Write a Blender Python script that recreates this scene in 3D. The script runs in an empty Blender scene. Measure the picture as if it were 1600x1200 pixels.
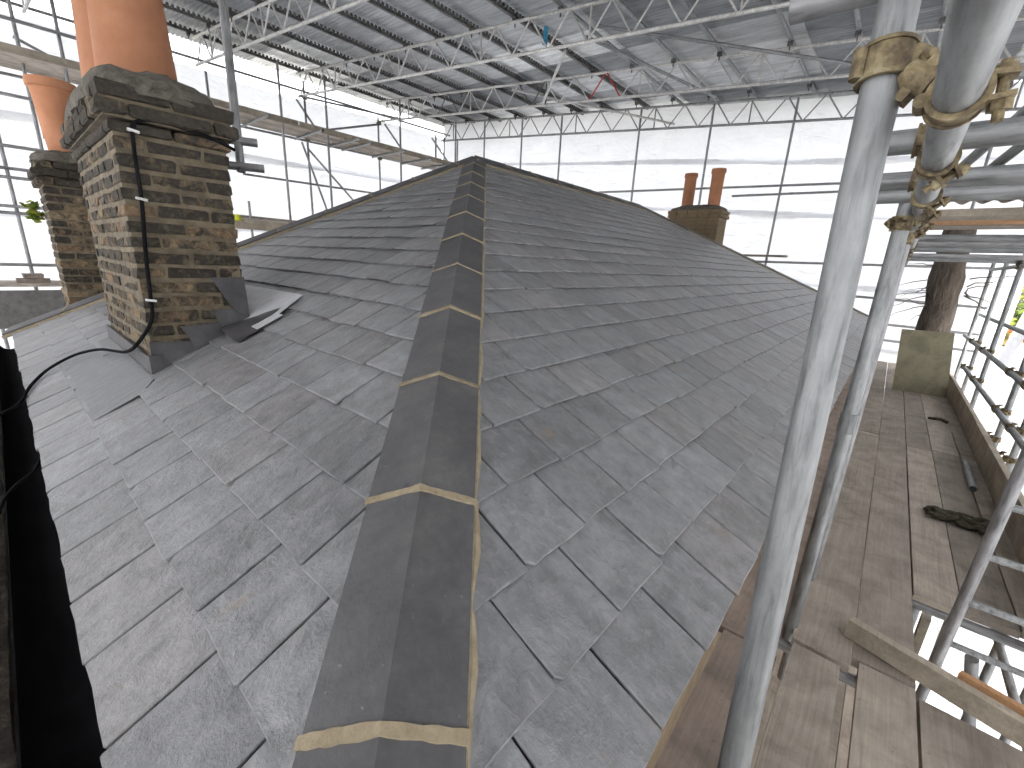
import bpy, math, random
from mathutils import Vector, Matrix, noise
random.seed(11)
scn = bpy.context.scene
col = scn.collection
R = math.radians

# ------------------------------------------------------------------ camera, sky, sun, exposure
CAM = Vector((-3.4523, -3.5917, -0.9927))
cd = bpy.data.cameras.new('camera'); cam = bpy.data.objects.new('camera', cd); col.objects.link(cam)
right = Vector((0.656931, -0.752450, 0.047546)); down = Vector((-0.174923, -0.213452, -0.961166)); fwd = Vector((0.733378, 0.623103, -0.271844))
M = Matrix((( right.x, -down.x, -fwd.x, CAM.x), (right.y, -down.y, -fwd.y, CAM.y), (right.z, -down.z, -fwd.z, CAM.z), (0, 0, 0, 1)))
cam.matrix_world = M
cd.sensor_width = 36; cd.lens = 36*673.64/1600; cd.clip_start = 0.02; cd.clip_end = 500
scn.camera = cam
w = bpy.data.worlds.new('World'); scn.world = w; w.use_nodes = True
nt = w.node_tree; bg = nt.nodes['Background']
sky = nt.nodes.new('ShaderNodeTexSky'); sky.sky_type = 'NISHITA'; sky.sun_disc = False
SUN_EL, SUN_AZ = 56, 228          # azimuth east of +Y
sky.sun_elevation = R(SUN_EL); sky.sun_rotation = R(SUN_AZ); sky.dust_density = 4; sky.air_density = 1.2
hs = nt.nodes.new('ShaderNodeHueSaturation'); hs.inputs['Saturation'].default_value = .12
nt.links.new(sky.outputs[0], hs.inputs['Color']); nt.links.new(hs.outputs[0], bg.inputs['Color'])
bg.inputs['Strength'].default_value = 0.15
sd = bpy.data.lights.new('sun', 'SUN'); sd.energy = 1.3; sd.angle = R(25); sd.color = (1, .97, .93)
sun = bpy.data.objects.new('sun', sd); col.objects.link(sun)
sdir = Vector((math.sin(R(SUN_AZ))*math.cos(R(SUN_EL)), math.cos(R(SUN_AZ))*math.cos(R(SUN_EL)), math.sin(R(SUN_EL))))
sun.rotation_euler = sdir.to_track_quat('Z', 'Y').to_euler(); sun.location = (0, 0, 20)
vs = scn.view_settings; vs.view_transform = 'Standard'; vs.look = 'None'; vs.gamma = 1; vs.use_curve_mapping = False
vs.exposure = 2.85
scn.render.engine = 'CYCLES'
scn.cycles.use_denoising = True
scn.cycles.max_bounces = 6; scn.cycles.diffuse_bounces = 4; scn.cycles.glossy_bounces = 3; scn.cycles.transmission_bounces = 4
scn.cycles.sample_clamp_indirect = 8
scn.cycles.use_adaptive_sampling = True; scn.cycles.adaptive_threshold = .03; scn.cycles.adaptive_min_samples = 16

# ------------------------------------------------------------------ object helpers
WM = {}
def tag(o, label=None, cat=None, group=None, kind=None):
    if label: o['label'] = label
    if cat: o['category'] = cat
    if group: o['group'] = group
    if cat and not kind: kind = 'thing'
    if kind: o['kind'] = kind
    return o
def link(o, world, parent=None):
    col.objects.link(o)
    if parent is not None:
        o.parent = parent
        o.matrix_basis = WM[parent.name].inverted() @ world
    else:
        o.matrix_basis = world
    WM[o.name] = world.copy()
    return o
def empty(name, loc, label=None, cat=None, group=None):
    o = bpy.data.objects.new(name, None); o.empty_display_size = .1
    link(o, Matrix.Translation(Vector(loc))); tag(o, label, cat, group); return o
def inst(name, me, world, parent=None):
    return link(bpy.data.objects.new(name, me), world, parent)

class MB:
    def __init__(s): s.v = []; s.f = []; s.uv = []
    def add(s, vs, fs):
        b = len(s.v); s.v += [tuple(p) for p in vs]; s.f += [tuple(i+b for i in f) for f in fs]
    def box(s, a, b, jit=0):
        x0, y0, z0 = a; x1, y1, z1 = b
        vs = [(x, y, z) for z in (z0, z1) for y in (y0, y1) for x in (x0, x1)]
        if jit: vs = [tuple(c+random.uniform(-jit, jit) for c in p) for p in vs]
        s.add(vs, [(0,2,3,1),(4,5,7,6),(0,1,5,4),(2,6,7,3),(0,4,6,2),(1,3,7,5)])
    def obox(s, o, ax, ay, az):
        o, ax, ay, az = map(Vector, (o, ax, ay, az))
        vs = [o+ax*i+ay*j+az*k for k in (-.5, .5) for j in (-.5, .5) for i in (-.5, .5)]
        s.add(vs, [(0,2,3,1),(4,5,7,6),(0,1,5,4),(2,6,7,3),(0,4,6,2),(1,3,7,5)])
    def tube(s, a, b, r, n=12, r2=None, hollow=0):
        a, b = Vector(a), Vector(b); d = (b-a).normalized()
        u = d.orthogonal().normalized(); v = d.cross(u)
        r2 = r if r2 is None else r2
        ring = lambda c, rr: [c+u*(rr*math.cos(2*math.pi*i/n))+v*(rr*math.sin(2*math.pi*i/n)) for i in range(n)]
        if not hollow:
            s.add(ring(a, r)+ring(b, r2), [(i, (i+1) % n, n+(i+1) % n, n+i) for i in range(n)]+[tuple(range(n))[::-1], tuple(range(n, 2*n))])
        else:
            h = hollow
            s.add(ring(a, r)+ring(b, r2)+ring(a, r-h)+ring(b, r2-h),
                  [(i, (i+1) % n, n+(i+1) % n, n+i) for i in range(n)]+[(2*n+(i+1) % n, 2*n+i, 3*n+i, 3*n+(i+1) % n) for i in range(n)]
                  +[((i+1) % n, i, 2*n+i, 2*n+(i+1) % n) for i in range(n)]+[(n+i, n+(i+1) % n, 3*n+(i+1) % n, 3*n+i) for i in range(n)])
    def path(s, pts, r, n=8, rs=None):
        pts = [Vector(p) for p in pts]; b = len(s.v); m = len(pts); up = Vector((.13, .2, .97))
        for i, p in enumerate(pts):
            d = (pts[min(i+1, m-1)]-pts[max(i-1, 0)]).normalized()
            u = d.cross(up); u = u.normalized() if u.length > .05 else d.orthogonal().normalized(); v = d.cross(u)
            rr = rs[i] if rs else r
            s.v += [tuple(p+u*(rr*math.cos(2*math.pi*j/n))+v*(rr*math.sin(2*math.pi*j/n))) for j in range(n)]
        for i in range(m-1):
            for j in range(n):
                s.f.append((b+i*n+j, b+i*n+(j+1) % n, b+(i+1)*n+(j+1) % n, b+(i+1)*n+j))
        s.f.append(tuple(b+j for j in range(n))[::-1]); s.f.append(tuple(b+(m-1)*n+j for j in range(n)))
    def lathe(s, c, prof, n=28):
        c = Vector(c); b = len(s.v)
        for r, z in prof:
            s.v += [(c.x+r*math.cos(2*math.pi*j/n), c.y+r*math.sin(2*math.pi*j/n), c.z+z) for j in range(n)]
        for i in range(len(prof)-1):
            for j in range(n):
                s.f.append((b+i*n+j, b+i*n+(j+1) % n, b+(i+1)*n+(j+1) % n, b+(i+1)*n+j))
    def prism(s, poly, off):
        off = Vector(off); n = len(poly); poly = [Vector(p) for p in poly]
        s.add(poly+[p+off for p in poly], [tuple(range(n))[::-1], tuple(range(n, 2*n))]+[(i, (i+1) % n, n+(i+1) % n, n+i) for i in range(n)])
    def mesh(s, name, mat, smooth=False, origin=None):
        me = bpy.data.meshes.new(name)
        o = Vector(origin) if origin is not None else Vector((0, 0, 0))
        me.from_pydata([tuple(Vector(p)-o) for p in s.v], [], s.f)
        if mat: me.materials.append(mat)
        if s.uv:
            ul = me.uv_layers.new(name='UVMap')
            for lp in me.loops: ul.data[lp.index].uv = s.uv[lp.vertex_index]
        if smooth: me.shade_smooth() if smooth is True else smooth_angle(me, smooth)
        me.update(); return me
    def build(s, name, mat, parent=None, smooth=False, fixn=False):
        xs = [[p[i] for p in s.v] for i in range(3)]
        o = Vector([(min(a)+max(a))/2 for a in xs])
        me = s.mesh(name, mat, smooth, o)
        if fixn:
            import bmesh
            bm = bmesh.new(); bm.from_mesh(me); bmesh.ops.recalc_face_normals(bm, faces=bm.faces); bm.to_mesh(me); bm.free()
        return inst(name, me, Matrix.Translation(o), parent)
def smooth_angle(me, deg):
    me.shade_smooth()
    try: me.set_sharp_from_angle(angle=R(deg))
    except Exception: pass

# ------------------------------------------------------------------ materials
class NT:
    def __init__(s, name):
        s.m = bpy.data.materials.new(name); s.m.use_nodes = True; s.t = s.m.node_tree
        s.b = s.t.nodes['Principled BSDF']; s.out = s.t.nodes['Material Output']
    def n(s, typ, **kw):
        x = s.t.nodes.new('ShaderNode'+typ)
        for k, v in kw.items(): setattr(x, k, v)
        return x
    def l(s, a, b): s.t.links.new(a, b)
    def val(s, sock, v):
        if hasattr(v, 'is_output') or hasattr(v, 'links'): s.l(v, sock)
        else: sock.default_value = v
    def noise(s, vec, scale, detail=6, rough=.6, dist=0):
        x = s.n('TexNoise'); s.val(x.inputs['Scale'], scale); x.inputs['Detail'].default_value = detail
        x.inputs['Roughness'].default_value = rough; x.inputs['Distortion'].default_value = dist
        if vec is not None: s.l(vec, x.inputs['Vector'])
        return x.outputs['Fac']
    def ramp(s, fac, stops):
        x = s.n('ValToRGB'); e = x.color_ramp.elements
        while len(e) < len(stops): e.new(.5)
        for i, (p, c) in enumerate(stops):
            e[i].position = p; e[i].color = (c, c, c, 1) if isinstance(c, (int, float)) else (*c, 1)
        s.l(fac, x.inputs['Fac']); return x.outputs['Color']
    def mix(s, a, b, fac, mode='MIX'):
        x = s.n('Mix', data_type='RGBA', blend_type=mode)
        for i, v in ((0, fac), (6, a), (7, b)):
            if isinstance(v, tuple): v = (*v, 1)
            s.val(x.inputs[i], v)
        return x.outputs[2]
    def math(s, op, a, b=0.0, c=0.0):
        x = s.n('Math', operation=op)
        for i, v in enumerate((a, b, c)): s.val(x.inputs[i], v)
        return x.outputs[0]
    def mapping(s, vec, scale=(1, 1, 1), loc=None):
        x = s.n('Mapping'); x.inputs['Scale'].default_value = scale; s.l(vec, x.inputs['Vector'])
        if loc is not None: s.l(loc, x.inputs['Location'])
        return x.outputs[0]
    def bump(s, h, strength=.3, dist=.01):
        x = s.n('Bump'); x.inputs['Strength'].default_value = strength; x.inputs['Distance'].default_value = dist
        s.l(h, x.inputs['Height']); s.l(x.outputs[0], s.b.inputs['Normal'])
    def base(s, c, rough=.6, metal=0, spec=None):
        s.val(s.b.inputs['Base Color'], (*c, 1) if isinstance(c, tuple) else c)
        s.val(s.b.inputs['Roughness'], rough); s.val(s.b.inputs['Metallic'], metal)
        if spec is not None: s.b.inputs['Specular IOR Level'].default_value = spec
    def obj(s): return s.n('TexCoord').outputs['Object']
    def rnd(s): return s.n('ObjectInfo').outputs['Random']
    def isl(s): return s.n('NewGeometry').outputs['Random Per Island']
    def wpos(s): return s.n('NewGeometry').outputs['Position']

MAT = {}
def m_slate():
    t = NT('slate'); uv = t.n('TexCoord').outputs['UV']; r = t.math('FRACT', t.math('ADD', t.math('MULTIPLY', t.rnd(), 7.31), t.isl()))
    off = t.n('CombineXYZ'); t.l(t.math('MULTIPLY', r, 37.), off.inputs[0]); t.l(t.math('MULTIPLY', r, 91.), off.inputs[1])
    vec = t.mapping(uv, (1, 1, 1), off.outputs[0])
    streak = t.noise(t.mapping(vec, (17, 8, 1)), 1.0, 5, .7, .35)
    cloud = t.noise(vec, 14, 5, .68, .25)
    fine = t.noise(vec, 110, 2, .6)
    tone = t.ramp(r, [(0, .158), (.25, .185), (.6, .20), (1, .23)])
    c = t.mix(tone, (.975, .985, 1.01), 1, 'MULTIPLY')
    pk = t.math('FRACT', t.math('MULTIPLY', r, 13.7))
    c = t.mix(c, (1.025, .985, .97), t.math('GREATER_THAN', pk, .72), 'MULTIPLY')
    c = t.mix(c, t.ramp(streak, [(.28, .76), (.5, 1.0), (.70, 1.2)]), 1, 'MULTIPLY')
    c = t.mix(c, t.ramp(cloud, [(.3, .66), (.52, 1), (.75, 1.3)]), 1, 'MULTIPLY')
    chalk = t.noise(t.mapping(vec, (26, 13, 1)), 1.3, 4, .75, .4)
    c = t.mix(c, (.28, .28, .275), t.math('MULTIPLY', t.ramp(chalk, [(.56, 0), (.70, 1)]), .5))
    rust = t.noise(t.mapping(vec, (7, 4, 1)), 1.1, 4, .7)
    c = t.mix(c, (.24, .175, .11), t.math('MULTIPLY', t.ramp(rust, [(.63, 0), (.74, 1)]), .55))
    t.base(c, t.ramp(cloud, [(.3, .36), (.7, .52)]), 0, .58)
    h = t.math('ADD', t.math('MULTIPLY', streak, .7), t.math('ADD', t.math('MULTIPLY', cloud, .8), t.math('MULTIPLY', fine, .12)))
    t.bump(h, .8, .010); return t.m
def m_simple(name, stops, scale=8, rough=.7, metal=0, bumps=.3, bscale=60, sc=(1, 1, 1), spec=None, rndamt=.25, dist=0, bdist=.004):
    t = NT(name); o = t.mapping(t.obj(), sc)
    r = t.rnd(); off = t.n('CombineXYZ'); t.l(t.math('MULTIPLY', r, 51.), off.inputs[0]); t.l(t.math('MULTIPLY', r, 23.), off.inputs[2])
    va = t.n('VectorMath', operation='ADD'); t.l(o, va.inputs[0]); t.l(off.outputs[0], va.inputs[1]); v = va.outputs[0]
    f = t.noise(v, scale, 7, .65, dist)
    c = t.ramp(f, stops)
    if rndamt: c = t.mix(c, t.ramp(r, [(0, 1-rndamt), (1, 1+rndamt)]), 1, 'MULTIPLY')
    t.base(c, rough, metal, spec)
    t.bump(t.noise(v, bscale, 5, .65), bumps, bdist); return t.m
def m_brick(name='stock_brick', top=.2):
    t = NT(name); o = t.wpos(); r = t.rnd()
    tan = t.ramp(r, [(0, (.165, .123, .075)), (.35, (.235, .172, .10)), (.7, (.195, .126, .074)), (1, (.27, .21, .13))])
    n1 = t.noise(o, 13, 7, .7, .6); n2 = t.noise(o, 55, 5, .7)
    z = t.n('SeparateXYZ'); t.l(o, z.inputs[0])
    soot = t.n('MapRange'); t.l(z.outputs[2], soot.inputs[0]); soot.inputs[1].default_value = -1.6; soot.inputs[2].default_value = -.45; soot.inputs[3].default_value = .0; soot.inputs[4].default_value = top
    r2 = t.math('FRACT', t.math('MULTIPLY', r, 17.3))
    k = t.math('ADD', t.math('ADD', n1, soot.outputs[0]), t.math('MULTIPLY', t.math('SUBTRACT', r2, .5), .34))
    c = t.mix(tan, (.034, .031, .027), t.ramp(k, [(.43, 0), (.60, .93)]))
    c = t.mix(c, t.ramp(n2, [(.3, .6), (.6, 1.15), (.8, 1.5)]), 1, 'MULTIPLY')
    sm = t.noise(o, 21, 6, .75, .8)
    c = t.mix(c, t.mix((.20, .165, .11), (.085, .075, .055), t.math('MULTIPLY', soot.outputs[0], 4.5)), t.math('MULTIPLY', t.ramp(sm, [(.52, 0), (.64, 1)]), .62))
    t.base(c, .92, 0, .3); t.bump(t.math('ADD', n2, t.math('ADD', n1, sm)), .9, .010); return t.m
def m_tube(name, tint=(.32, .33, .33), metal=.55, dark=.5):
    t = NT(name); o = t.obj(); r = t.rnd()
    off = t.n('CombineXYZ'); t.l(t.math('MULTIPLY', r, 51.), off.inputs[2]); va = t.n('VectorMath', operation='ADD'); t.l(o, va.inputs[0]); t.l(off.outputs[0], va.inputs[1]); v = va.outputs[0]
    st = t.noise(t.mapping(v, (60, 60, 7)), 1, 6, .65, .3); cl = t.noise(v, 9, 5, .6); sp = t.noise(v, 130, 4, .7)
    c = t.mix(tint, t.ramp(st, [(.32, dark), (.5, .95), (.7, 1.18)]), 1, 'MULTIPLY')
    c = t.mix(c, t.ramp(cl, [(.3, .72), (.7, 1.12)]), 1, 'MULTIPLY')
    c = t.mix(c, (.13, .10, .075), t.math('MULTIPLY', t.ramp(sp, [(.66, 0), (.74, 1)]), .55))
    c = t.mix(c, t.ramp(r, [(0, .85), (1, 1.1)]), 1, 'MULTIPLY')
    t.base(c, t.ramp(cl, [(.3, .42), (.7, .62)]), metal); t.bump(t.math('ADD', st, sp), .12, .002); return t.m
def m_sheet():
    t = NT('white_sheeting'); o = t.wpos()
    n = t.noise(o, 1.3, 5, .6, .5)
    c = t.ramp(n, [(.3, (.74, .745, .775)), (.7, (.80, .805, .83))])
    st = t.noise(t.mapping(o, (.55, .55, .7)), 1.0, 5, .7, 1.2)
    c = t.mix(c, (.56, .50, .40), t.math('MULTIPLY', t.ramp(st, [(.68, 0), (.82, 1)]), .35))
    tr = t.n('BsdfTranslucent'); df = t.n('BsdfDiffuse'); mx = t.n('MixShader'); mx.inputs[0].default_value = .5
    t.l(c, tr.inputs['Color']); t.l(c, df.inputs['Color']); t.l(tr.outputs[0], mx.inputs[1]); t.l(df.outputs[0], mx.inputs[2])
    b = t.n('Bump'); b.inputs['Strength'].default_value = .8; b.inputs['Distance'].default_value = .08
    t.l(t.noise(t.mapping(o, (1, 1, 2.2)), 2.2, 4, .55, 1.5), b.inputs['Height'])
    t.l(b.outputs[0], tr.inputs['Normal']); t.l(b.outputs[0], df.inputs['Normal'])
    t.l(mx.outputs[0], t.out.inputs['Surface']); return t.m
def m_tin():
    t = NT('galvanised_sheet'); o = t.obj(); r = t.rnd(); wp = t.wpos()
    st = t.noise(t.mapping(wp, (9, 1.2, 1)), 1.0, 6, .7, .4); cl = t.noise(wp, 2.5, 5, .65, .5)
    c = t.ramp(r, [(0, (.20, .21, .225)), (.35, (.33, .345, .36)), (.6, (.47, .48, .495)), (.8, (.70, .71, .72)), (1, (.85, .86, .86))])
    c = t.mix(c, t.ramp(st, [(.3, .62), (.6, 1.05), (.8, 1.2)]), 1, 'MULTIPLY')
    c = t.mix(c, (.27, .19, .14), t.math('MULTIPLY', t.ramp(cl, [(.60, 0), (.74, 1)]), .55))
    t.base(c, t.ramp(cl, [(.3, .30), (.7, .48)]), .35); return t.m
def m_wood(name, a, b, rough=.85, rndamt=.22):
    t = NT(name); o = t.obj(); r = t.rnd()
    off = t.n('CombineXYZ'); t.l(t.math('MULTIPLY', r, 31.), off.inputs[0]); t.l(t.math('MULTIPLY', r, 17.), off.inputs[1])
    va = t.n('VectorMath', operation='ADD'); t.l(o, va.inputs[0]); t.l(off.outputs[0], va.inputs[1]); v = va.outputs[0]
    gr = t.noise(t.mapping(v, (2.5, 55, 55)), 1, 8, .7, 1.2); cl = t.noise(v, 5, 6, .65, .6); sp = t.noise(v, 38, 5, .75)
    c = t.mix(a, b, t.ramp(gr, [(.3, 0), (.7, 1)]))
    c = t.mix(c, t.ramp(cl, [(.28, .62), (.55, 1), (.78, 1.22)]), 1, 'MULTIPLY')
    c = t.mix(c, (.07, .055, .045), t.math('MULTIPLY', t.ramp(sp, [(.62, 0), (.72, 1)]), .6))
    c = t.mix(c, t.ramp(r, [(0, 1-rndamt), (1, 1+rndamt)]), 1, 'MULTIPLY')
    t.base(c, rough, 0, .3); t.bump(t.math('ADD', gr, sp), .35, .004); return t.m
def m_leaf(name, stops):
    t = NT(name); c = t.ramp(t.isl(), stops); t.base(c, .55, 0, .3)
    return t.m

SLATE = m_slate()
def m_hip():
    t = NT('ridge_clay'); o = t.obj(); r = t.rnd(); off = t.n('CombineXYZ'); t.l(t.math('MULTIPLY', r, 51.), off.inputs[0]); va = t.n('VectorMath', operation='ADD'); t.l(o, va.inputs[0]); t.l(off.outputs[0], va.inputs[1]); v = va.outputs[0]
    a = t.noise(v, 6, 5, .65, .3); b_ = t.noise(v, 30, 5, .75, .2); f_ = t.noise(v, 75, 3, .6)
    c = t.ramp(a, [(.3, (.055, .054, .056)), (.55, (.076, .075, .077)), (.75, (.105, .102, .10))])
    c = t.mix(c, t.ramp(b_, [(.3, .8), (.6, 1.08), (.75, 1.3)]), 1, 'MULTIPLY')
    c = t.mix(c, (.24, .235, .225), t.math('MULTIPLY', t.ramp(f_, [(.70, 0), (.78, 1)]), .55))
    c = t.mix(c, (.20, .17, .125), t.math('MULTIPLY', t.ramp(t.noise(v, 4, 4, .7), [(.62, 0), (.78, 1)]), .35))
    c = t.mix(c, t.ramp(r, [(0, .86), (1, 1.14)]), 1, 'MULTIPLY')
    t.base(c, t.ramp(b_, [(.3, .5), (.7, .66)]), 0, .42); t.bump(t.math('ADD', b_, f_), .3, .004); return t.m
HIPT = m_hip()
MORTAR = m_simple('lime_mortar', [(.3, (.19, .15, .095)), (.6, (.29, .24, .16)), (.8, (.36, .315, .225))], 30, .95, 0, .7, 160, rndamt=.12)
BMORTAR = m_simple('old_mortar', [(.3, (.075, .062, .042)), (.55, (.15, .122, .082)), (.8, (.23, .19, .13))], 14, .97, 0, .8, 110, rndamt=0)
COPING = m_simple('crumbled_coping', [(.3, (.012, .010, .008)), (.52, (.032, .025, .018)), (.70, (.07, .056, .040)), (.85, (.18, .15, .115))], 26, .97, 0, .9, 80, rndamt=0, bdist=.012)
CEMENT = m_simple('cement_cap', [(.3, (.045, .040, .032)), (.52, (.10, .09, .072)), (.8, (.20, .185, .155))], 22, .97, 0, .9, 60, rndamt=.1, bdist=.012)
BRICK = m_brick(); BRICKF = m_brick('far_stock_brick', -.02)
TERRA = m_simple('terracotta', [(.25, (.27, .118, .058)), (.55, (.37, .165, .085)), (.8, (.44, .22, .13))], 4, .75, 0, .25, 90, rndamt=.1, spec=.35)
LEAD = m_simple('dark_lead', [(.3, (.045, .043, .046)), (.6, (.085, .082, .085)), (.8, (.13, .125, .13))], 9, .5, .2, .3, 30, rndamt=.12)
NEWLEAD = m_simple('new_lead', [(.3, (.50, .505, .52)), (.6, (.62, .62, .635)), (.8, (.70, .70, .71))], 11, .5, .25, .4, 25, rndamt=.06, sc=(1, 3, 1), bdist=.008)
GREYLEAD = m_simple('apron_lead', [(.3, (.14, .145, .15)), (.6, (.195, .20, .205)), (.8, (.24, .24, .245))], 11, .5, .25, .4, 25, rndamt=.06, sc=(1, 3, 1), bdist=.008)
TUBE = m_tube('galvanised_tube'); TUBED = m_tube('weathered_tube', (.32, .32, .325), .4); TUBEW = m_tube('aluminium_tube', (.60, .59, .565), .35, .75)
COUPLER = m_simple('coupler_steel', [(.3, (.05, .037, .024)), (.46, (.13, .098, .055)), (.6, (.25, .20, .11)), (.76, (.36, .34, .24))], 38, .7, .25, .6, 70, rndamt=.2)
DARKSTEEL = m_simple('dark_steel', [(.3, (.075, .073, .072)), (.7, (.15, .145, .14))], 12, .6, .3, .3, 60)
SHEET = m_sheet(); TIN = m_tin()
PLANK = m_wood('scaffold_board', (.29, .25, .21), (.42, .37, .315)); PLANKR = m_wood('reddish_board', (.30, .24, .205), (.41, .335, .285)); TIMBER = m_wood('pale_timber', (.30, .26, .205), (.43, .38, .305)); ORANGEW = m_wood('new_timber', (.36, .19, .09), (.52, .30, .16))
DARKWOOD = m_wood('dark_board', (.07, .055, .042), (.13, .10, .08))
PLY = m_wood('plywood', (.24, .215, .14), (.29, .265, .185), .8, .03)
BLACK = m_simple('black_plastic', [(.3, (.006, .006, .007)), (.7, (.012, .012, .013))], 9, .9, 0, .1, 60, spec=.03)
BARK = m_simple('bark', [(.3, (.06, .047, .036)), (.6, (.13, .105, .082)), (.8, (.21, .175, .135))], 14, .95, 0, 1, 40, sc=(1, 1, .25), bdist=.03)
RAGM = m_simple('old_cloth', [(.3, (.03, .028, .018)), (.6, (.075, .066, .045)), (.8, (.14, .12, .08))], 22, .95, 0, .6, 70)
DECK = m_simple('roof_felt', [(.3, (.02, .02, .022)), (.7, (.05, .05, .052))], 9, .9)
RED = m_simple('red_paint', [(.3, (.30, .022, .025)), (.7, (.42, .04, .04))], 9, .5); BLUE = m_simple('blue_tape', [(.3, (.02, .17, .30)), (.7, (.04, .24, .38))], 9, .5)
YELLOW = m_simple('yellow_cap', [(.3, (.62, .66, .02)), (.7, (.72, .76, .05))], 9, .5); WHITEP = m_simple('white_clip', [(.3, (.62, .62, .6)), (.7, (.75, .75, .73))], 9, .6)
ORANGE = m_simple('orange_plastic', [(.3, (.75, .09, .02)), (.7, (.85, .13, .03))], 9, .5)
GROUND = m_simple('garden_ground', [(.3, (.15, .145, .135)), (.5, (.19, .187, .17)), (.75, (.28, .27, .25))], .6, .95, 0, .6, 8)
WALLB = m_simple('house_brickwork', [(.3, (.12, .085, .05)), (.6, (.22, .16, .095)), (.8, (.28, .21, .13))], 6, .95, 0, .6, 60)
LEAFG = m_leaf('leaf_green', [(0, (.05, .10, .015)), (.5, (.15, .20, .02)), (1, (.30, .30, .04))]); LEAFO = m_leaf('leaf_autumn', [(0, (.20, .10, .04)), (.5, (.34, .16, .05)), (1, (.40, .26, .12))])

# ------------------------------------------------------------------ the setting
K = 0.5106; EY = -3.45; EX = -3.47; BX = 3.93; FX = BX-EY; HB = .56       # pitch, eaves, ridge end, far eave, left-hip plan ratio
BY = -EX*HB
g = MB(); g.box((-60, -60, -7.6), (70, 60, -7.2)); tag(g.build('ground', GROUND), kind='structure')

house = empty('house', (2, -.7, -7.2), 'slate roofed house with hipped roof inside the scaffold tent', 'house')
b = MB(); b.box((EX+.25, EY+.25, -7.2), (FX-.25, BY-.1, -1.95)); b.build('wall', WALLB, house)
rf = MB()
zl = EX*K
A0 = (0, 0, -.012); B0 = (BX, 0, -.012); PL = (EX+.06, EY+.07, zl+.02); PB = (EX+.06, BY, zl+.02); PR = (FX-.02, EY+.07, zl+.02); PRB = (FX-.02, BY, zl-.012)
low = [Vector(p)-Vector((0, 0, .10)) for p in (PL, PR, PRB, PB)]
rf.add([A0, B0, PL, PB, PR, PRB]+low, [(0, 3, 2), (0, 2, 4, 1), (1, 4, 5), (0, 1, 5, 3), (2, 6, 7, 4), (4, 7, 8, 5), (5, 8, 9, 3), (3, 9, 6, 2), (6, 9, 8, 7)])
roof = rf.build('roof', DECK, house)
f = MB(); f.box((EX+.08, EY+.09, zl-.30), (FX-.05, EY+.115, zl-.085)); f.build('fascia_board', DARKWOOD, house)
f = MB(); f.box((EX+.08, EY+.12, zl-.30), (EX+.105, BY, zl-.085)); f.build('fascia_board', DARKWOOD, house)

# slates -----------------------------------------------------------
SW, GL, GR, SL = .217, .1575, .1545, .228
mm = math.sqrt(1+K*K)
def clip(poly, a, b_, c):          # keep a*x+b*y<=c
    out = []
    for i in range(len(poly)):
        p, q = poly[i], poly[(i+1) % len(poly)]
        dp, dq = a*p[0]+b_*p[1]-c, a*q[0]+b_*q[1]-c
        if dp <= 0: out.append(p)
        if dp*dq < 0:
            t = dp/(dp-dq); out.append((p[0]+t*(q[0]-p[0]), p[1]+t*(q[1]-p[1])))
    return out
def rough_rect(w_, l_, rng):
    h = w_/2-.0028
    j = lambda s=.0013: rng.uniform(-s, s)
    ch = rng.random()
    c1 = rng.uniform(.004, .022) if ch < .3 else .003
    pts = [(-h+c1, j()), (-h*.4+j(.01), j(.0022)), (h*.35+j(.01), j(.0022)), (h-.003, j()), (h+j(), .004), (h+j(), l_*.45), (h, l_), (-h, l_), (-h+j(), l_*.45), (-h+j(), c1)]
    return pts
def slate_mb(mb, poly, th, mat=None, uvo=(0, 0)):
    n = len(poly); cx = sum(p[0] for p in poly)/n; cy = sum(p[1] for p in poly)/n; ins = []
    for x, y in poly:
        d_ = math.hypot(cx-x, cy-y)+1e-6; k_ = min(.0026/d_, .4); ins.append((x+(cx-x)*k_, y+(cy-y)*k_))
    vs = [(x, y, th) for x, y in ins]+[(x, y, th-.0022) for x, y in poly]+[(x, y, 0) for x, y in poly]
    if mat is not None: vs = [tuple(mat @ Vector(p)) for p in vs]
    mb.add(vs, [tuple(range(n))]+[(n*r_+n+i, n*r_+n+(i+1) % n, n*r_+(i+1) % n, n*r_+i) for r_ in (0, 1) for i in range(n)])
    mb.uv += [(x+uvo[0], y+uvo[1]) for x, y in list(ins)+list(poly)*2]
rng = random.Random(5)
VAR = []
for i in range(10):
    mb = MB(); p = rough_rect(SW, SL, rng); slate_mb(mb, p, .0078); VAR.append((mb.mesh('slate', SLATE), p))
def vis_area(pts):
    q = []
    for p in pts:
        d = p-CAM; z = d.dot(fwd)
        if z < .05: return 0
        q.append((512+431.1*d.dot(right)/z, 384+431.1*d.dot(down)/z))
    cx = sum(a for a, _ in q)/len(q); cy = sum(b_ for _, b_ in q)/len(q)
    if not (-40 < cx < 1064 and -40 < cy < 808): return 0
    return abs(sum(q[i][0]*q[(i+1) % len(q)][1]-q[(i+1) % len(q)][0]*q[i][1] for i in range(len(q))))/2
slates = []
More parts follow.
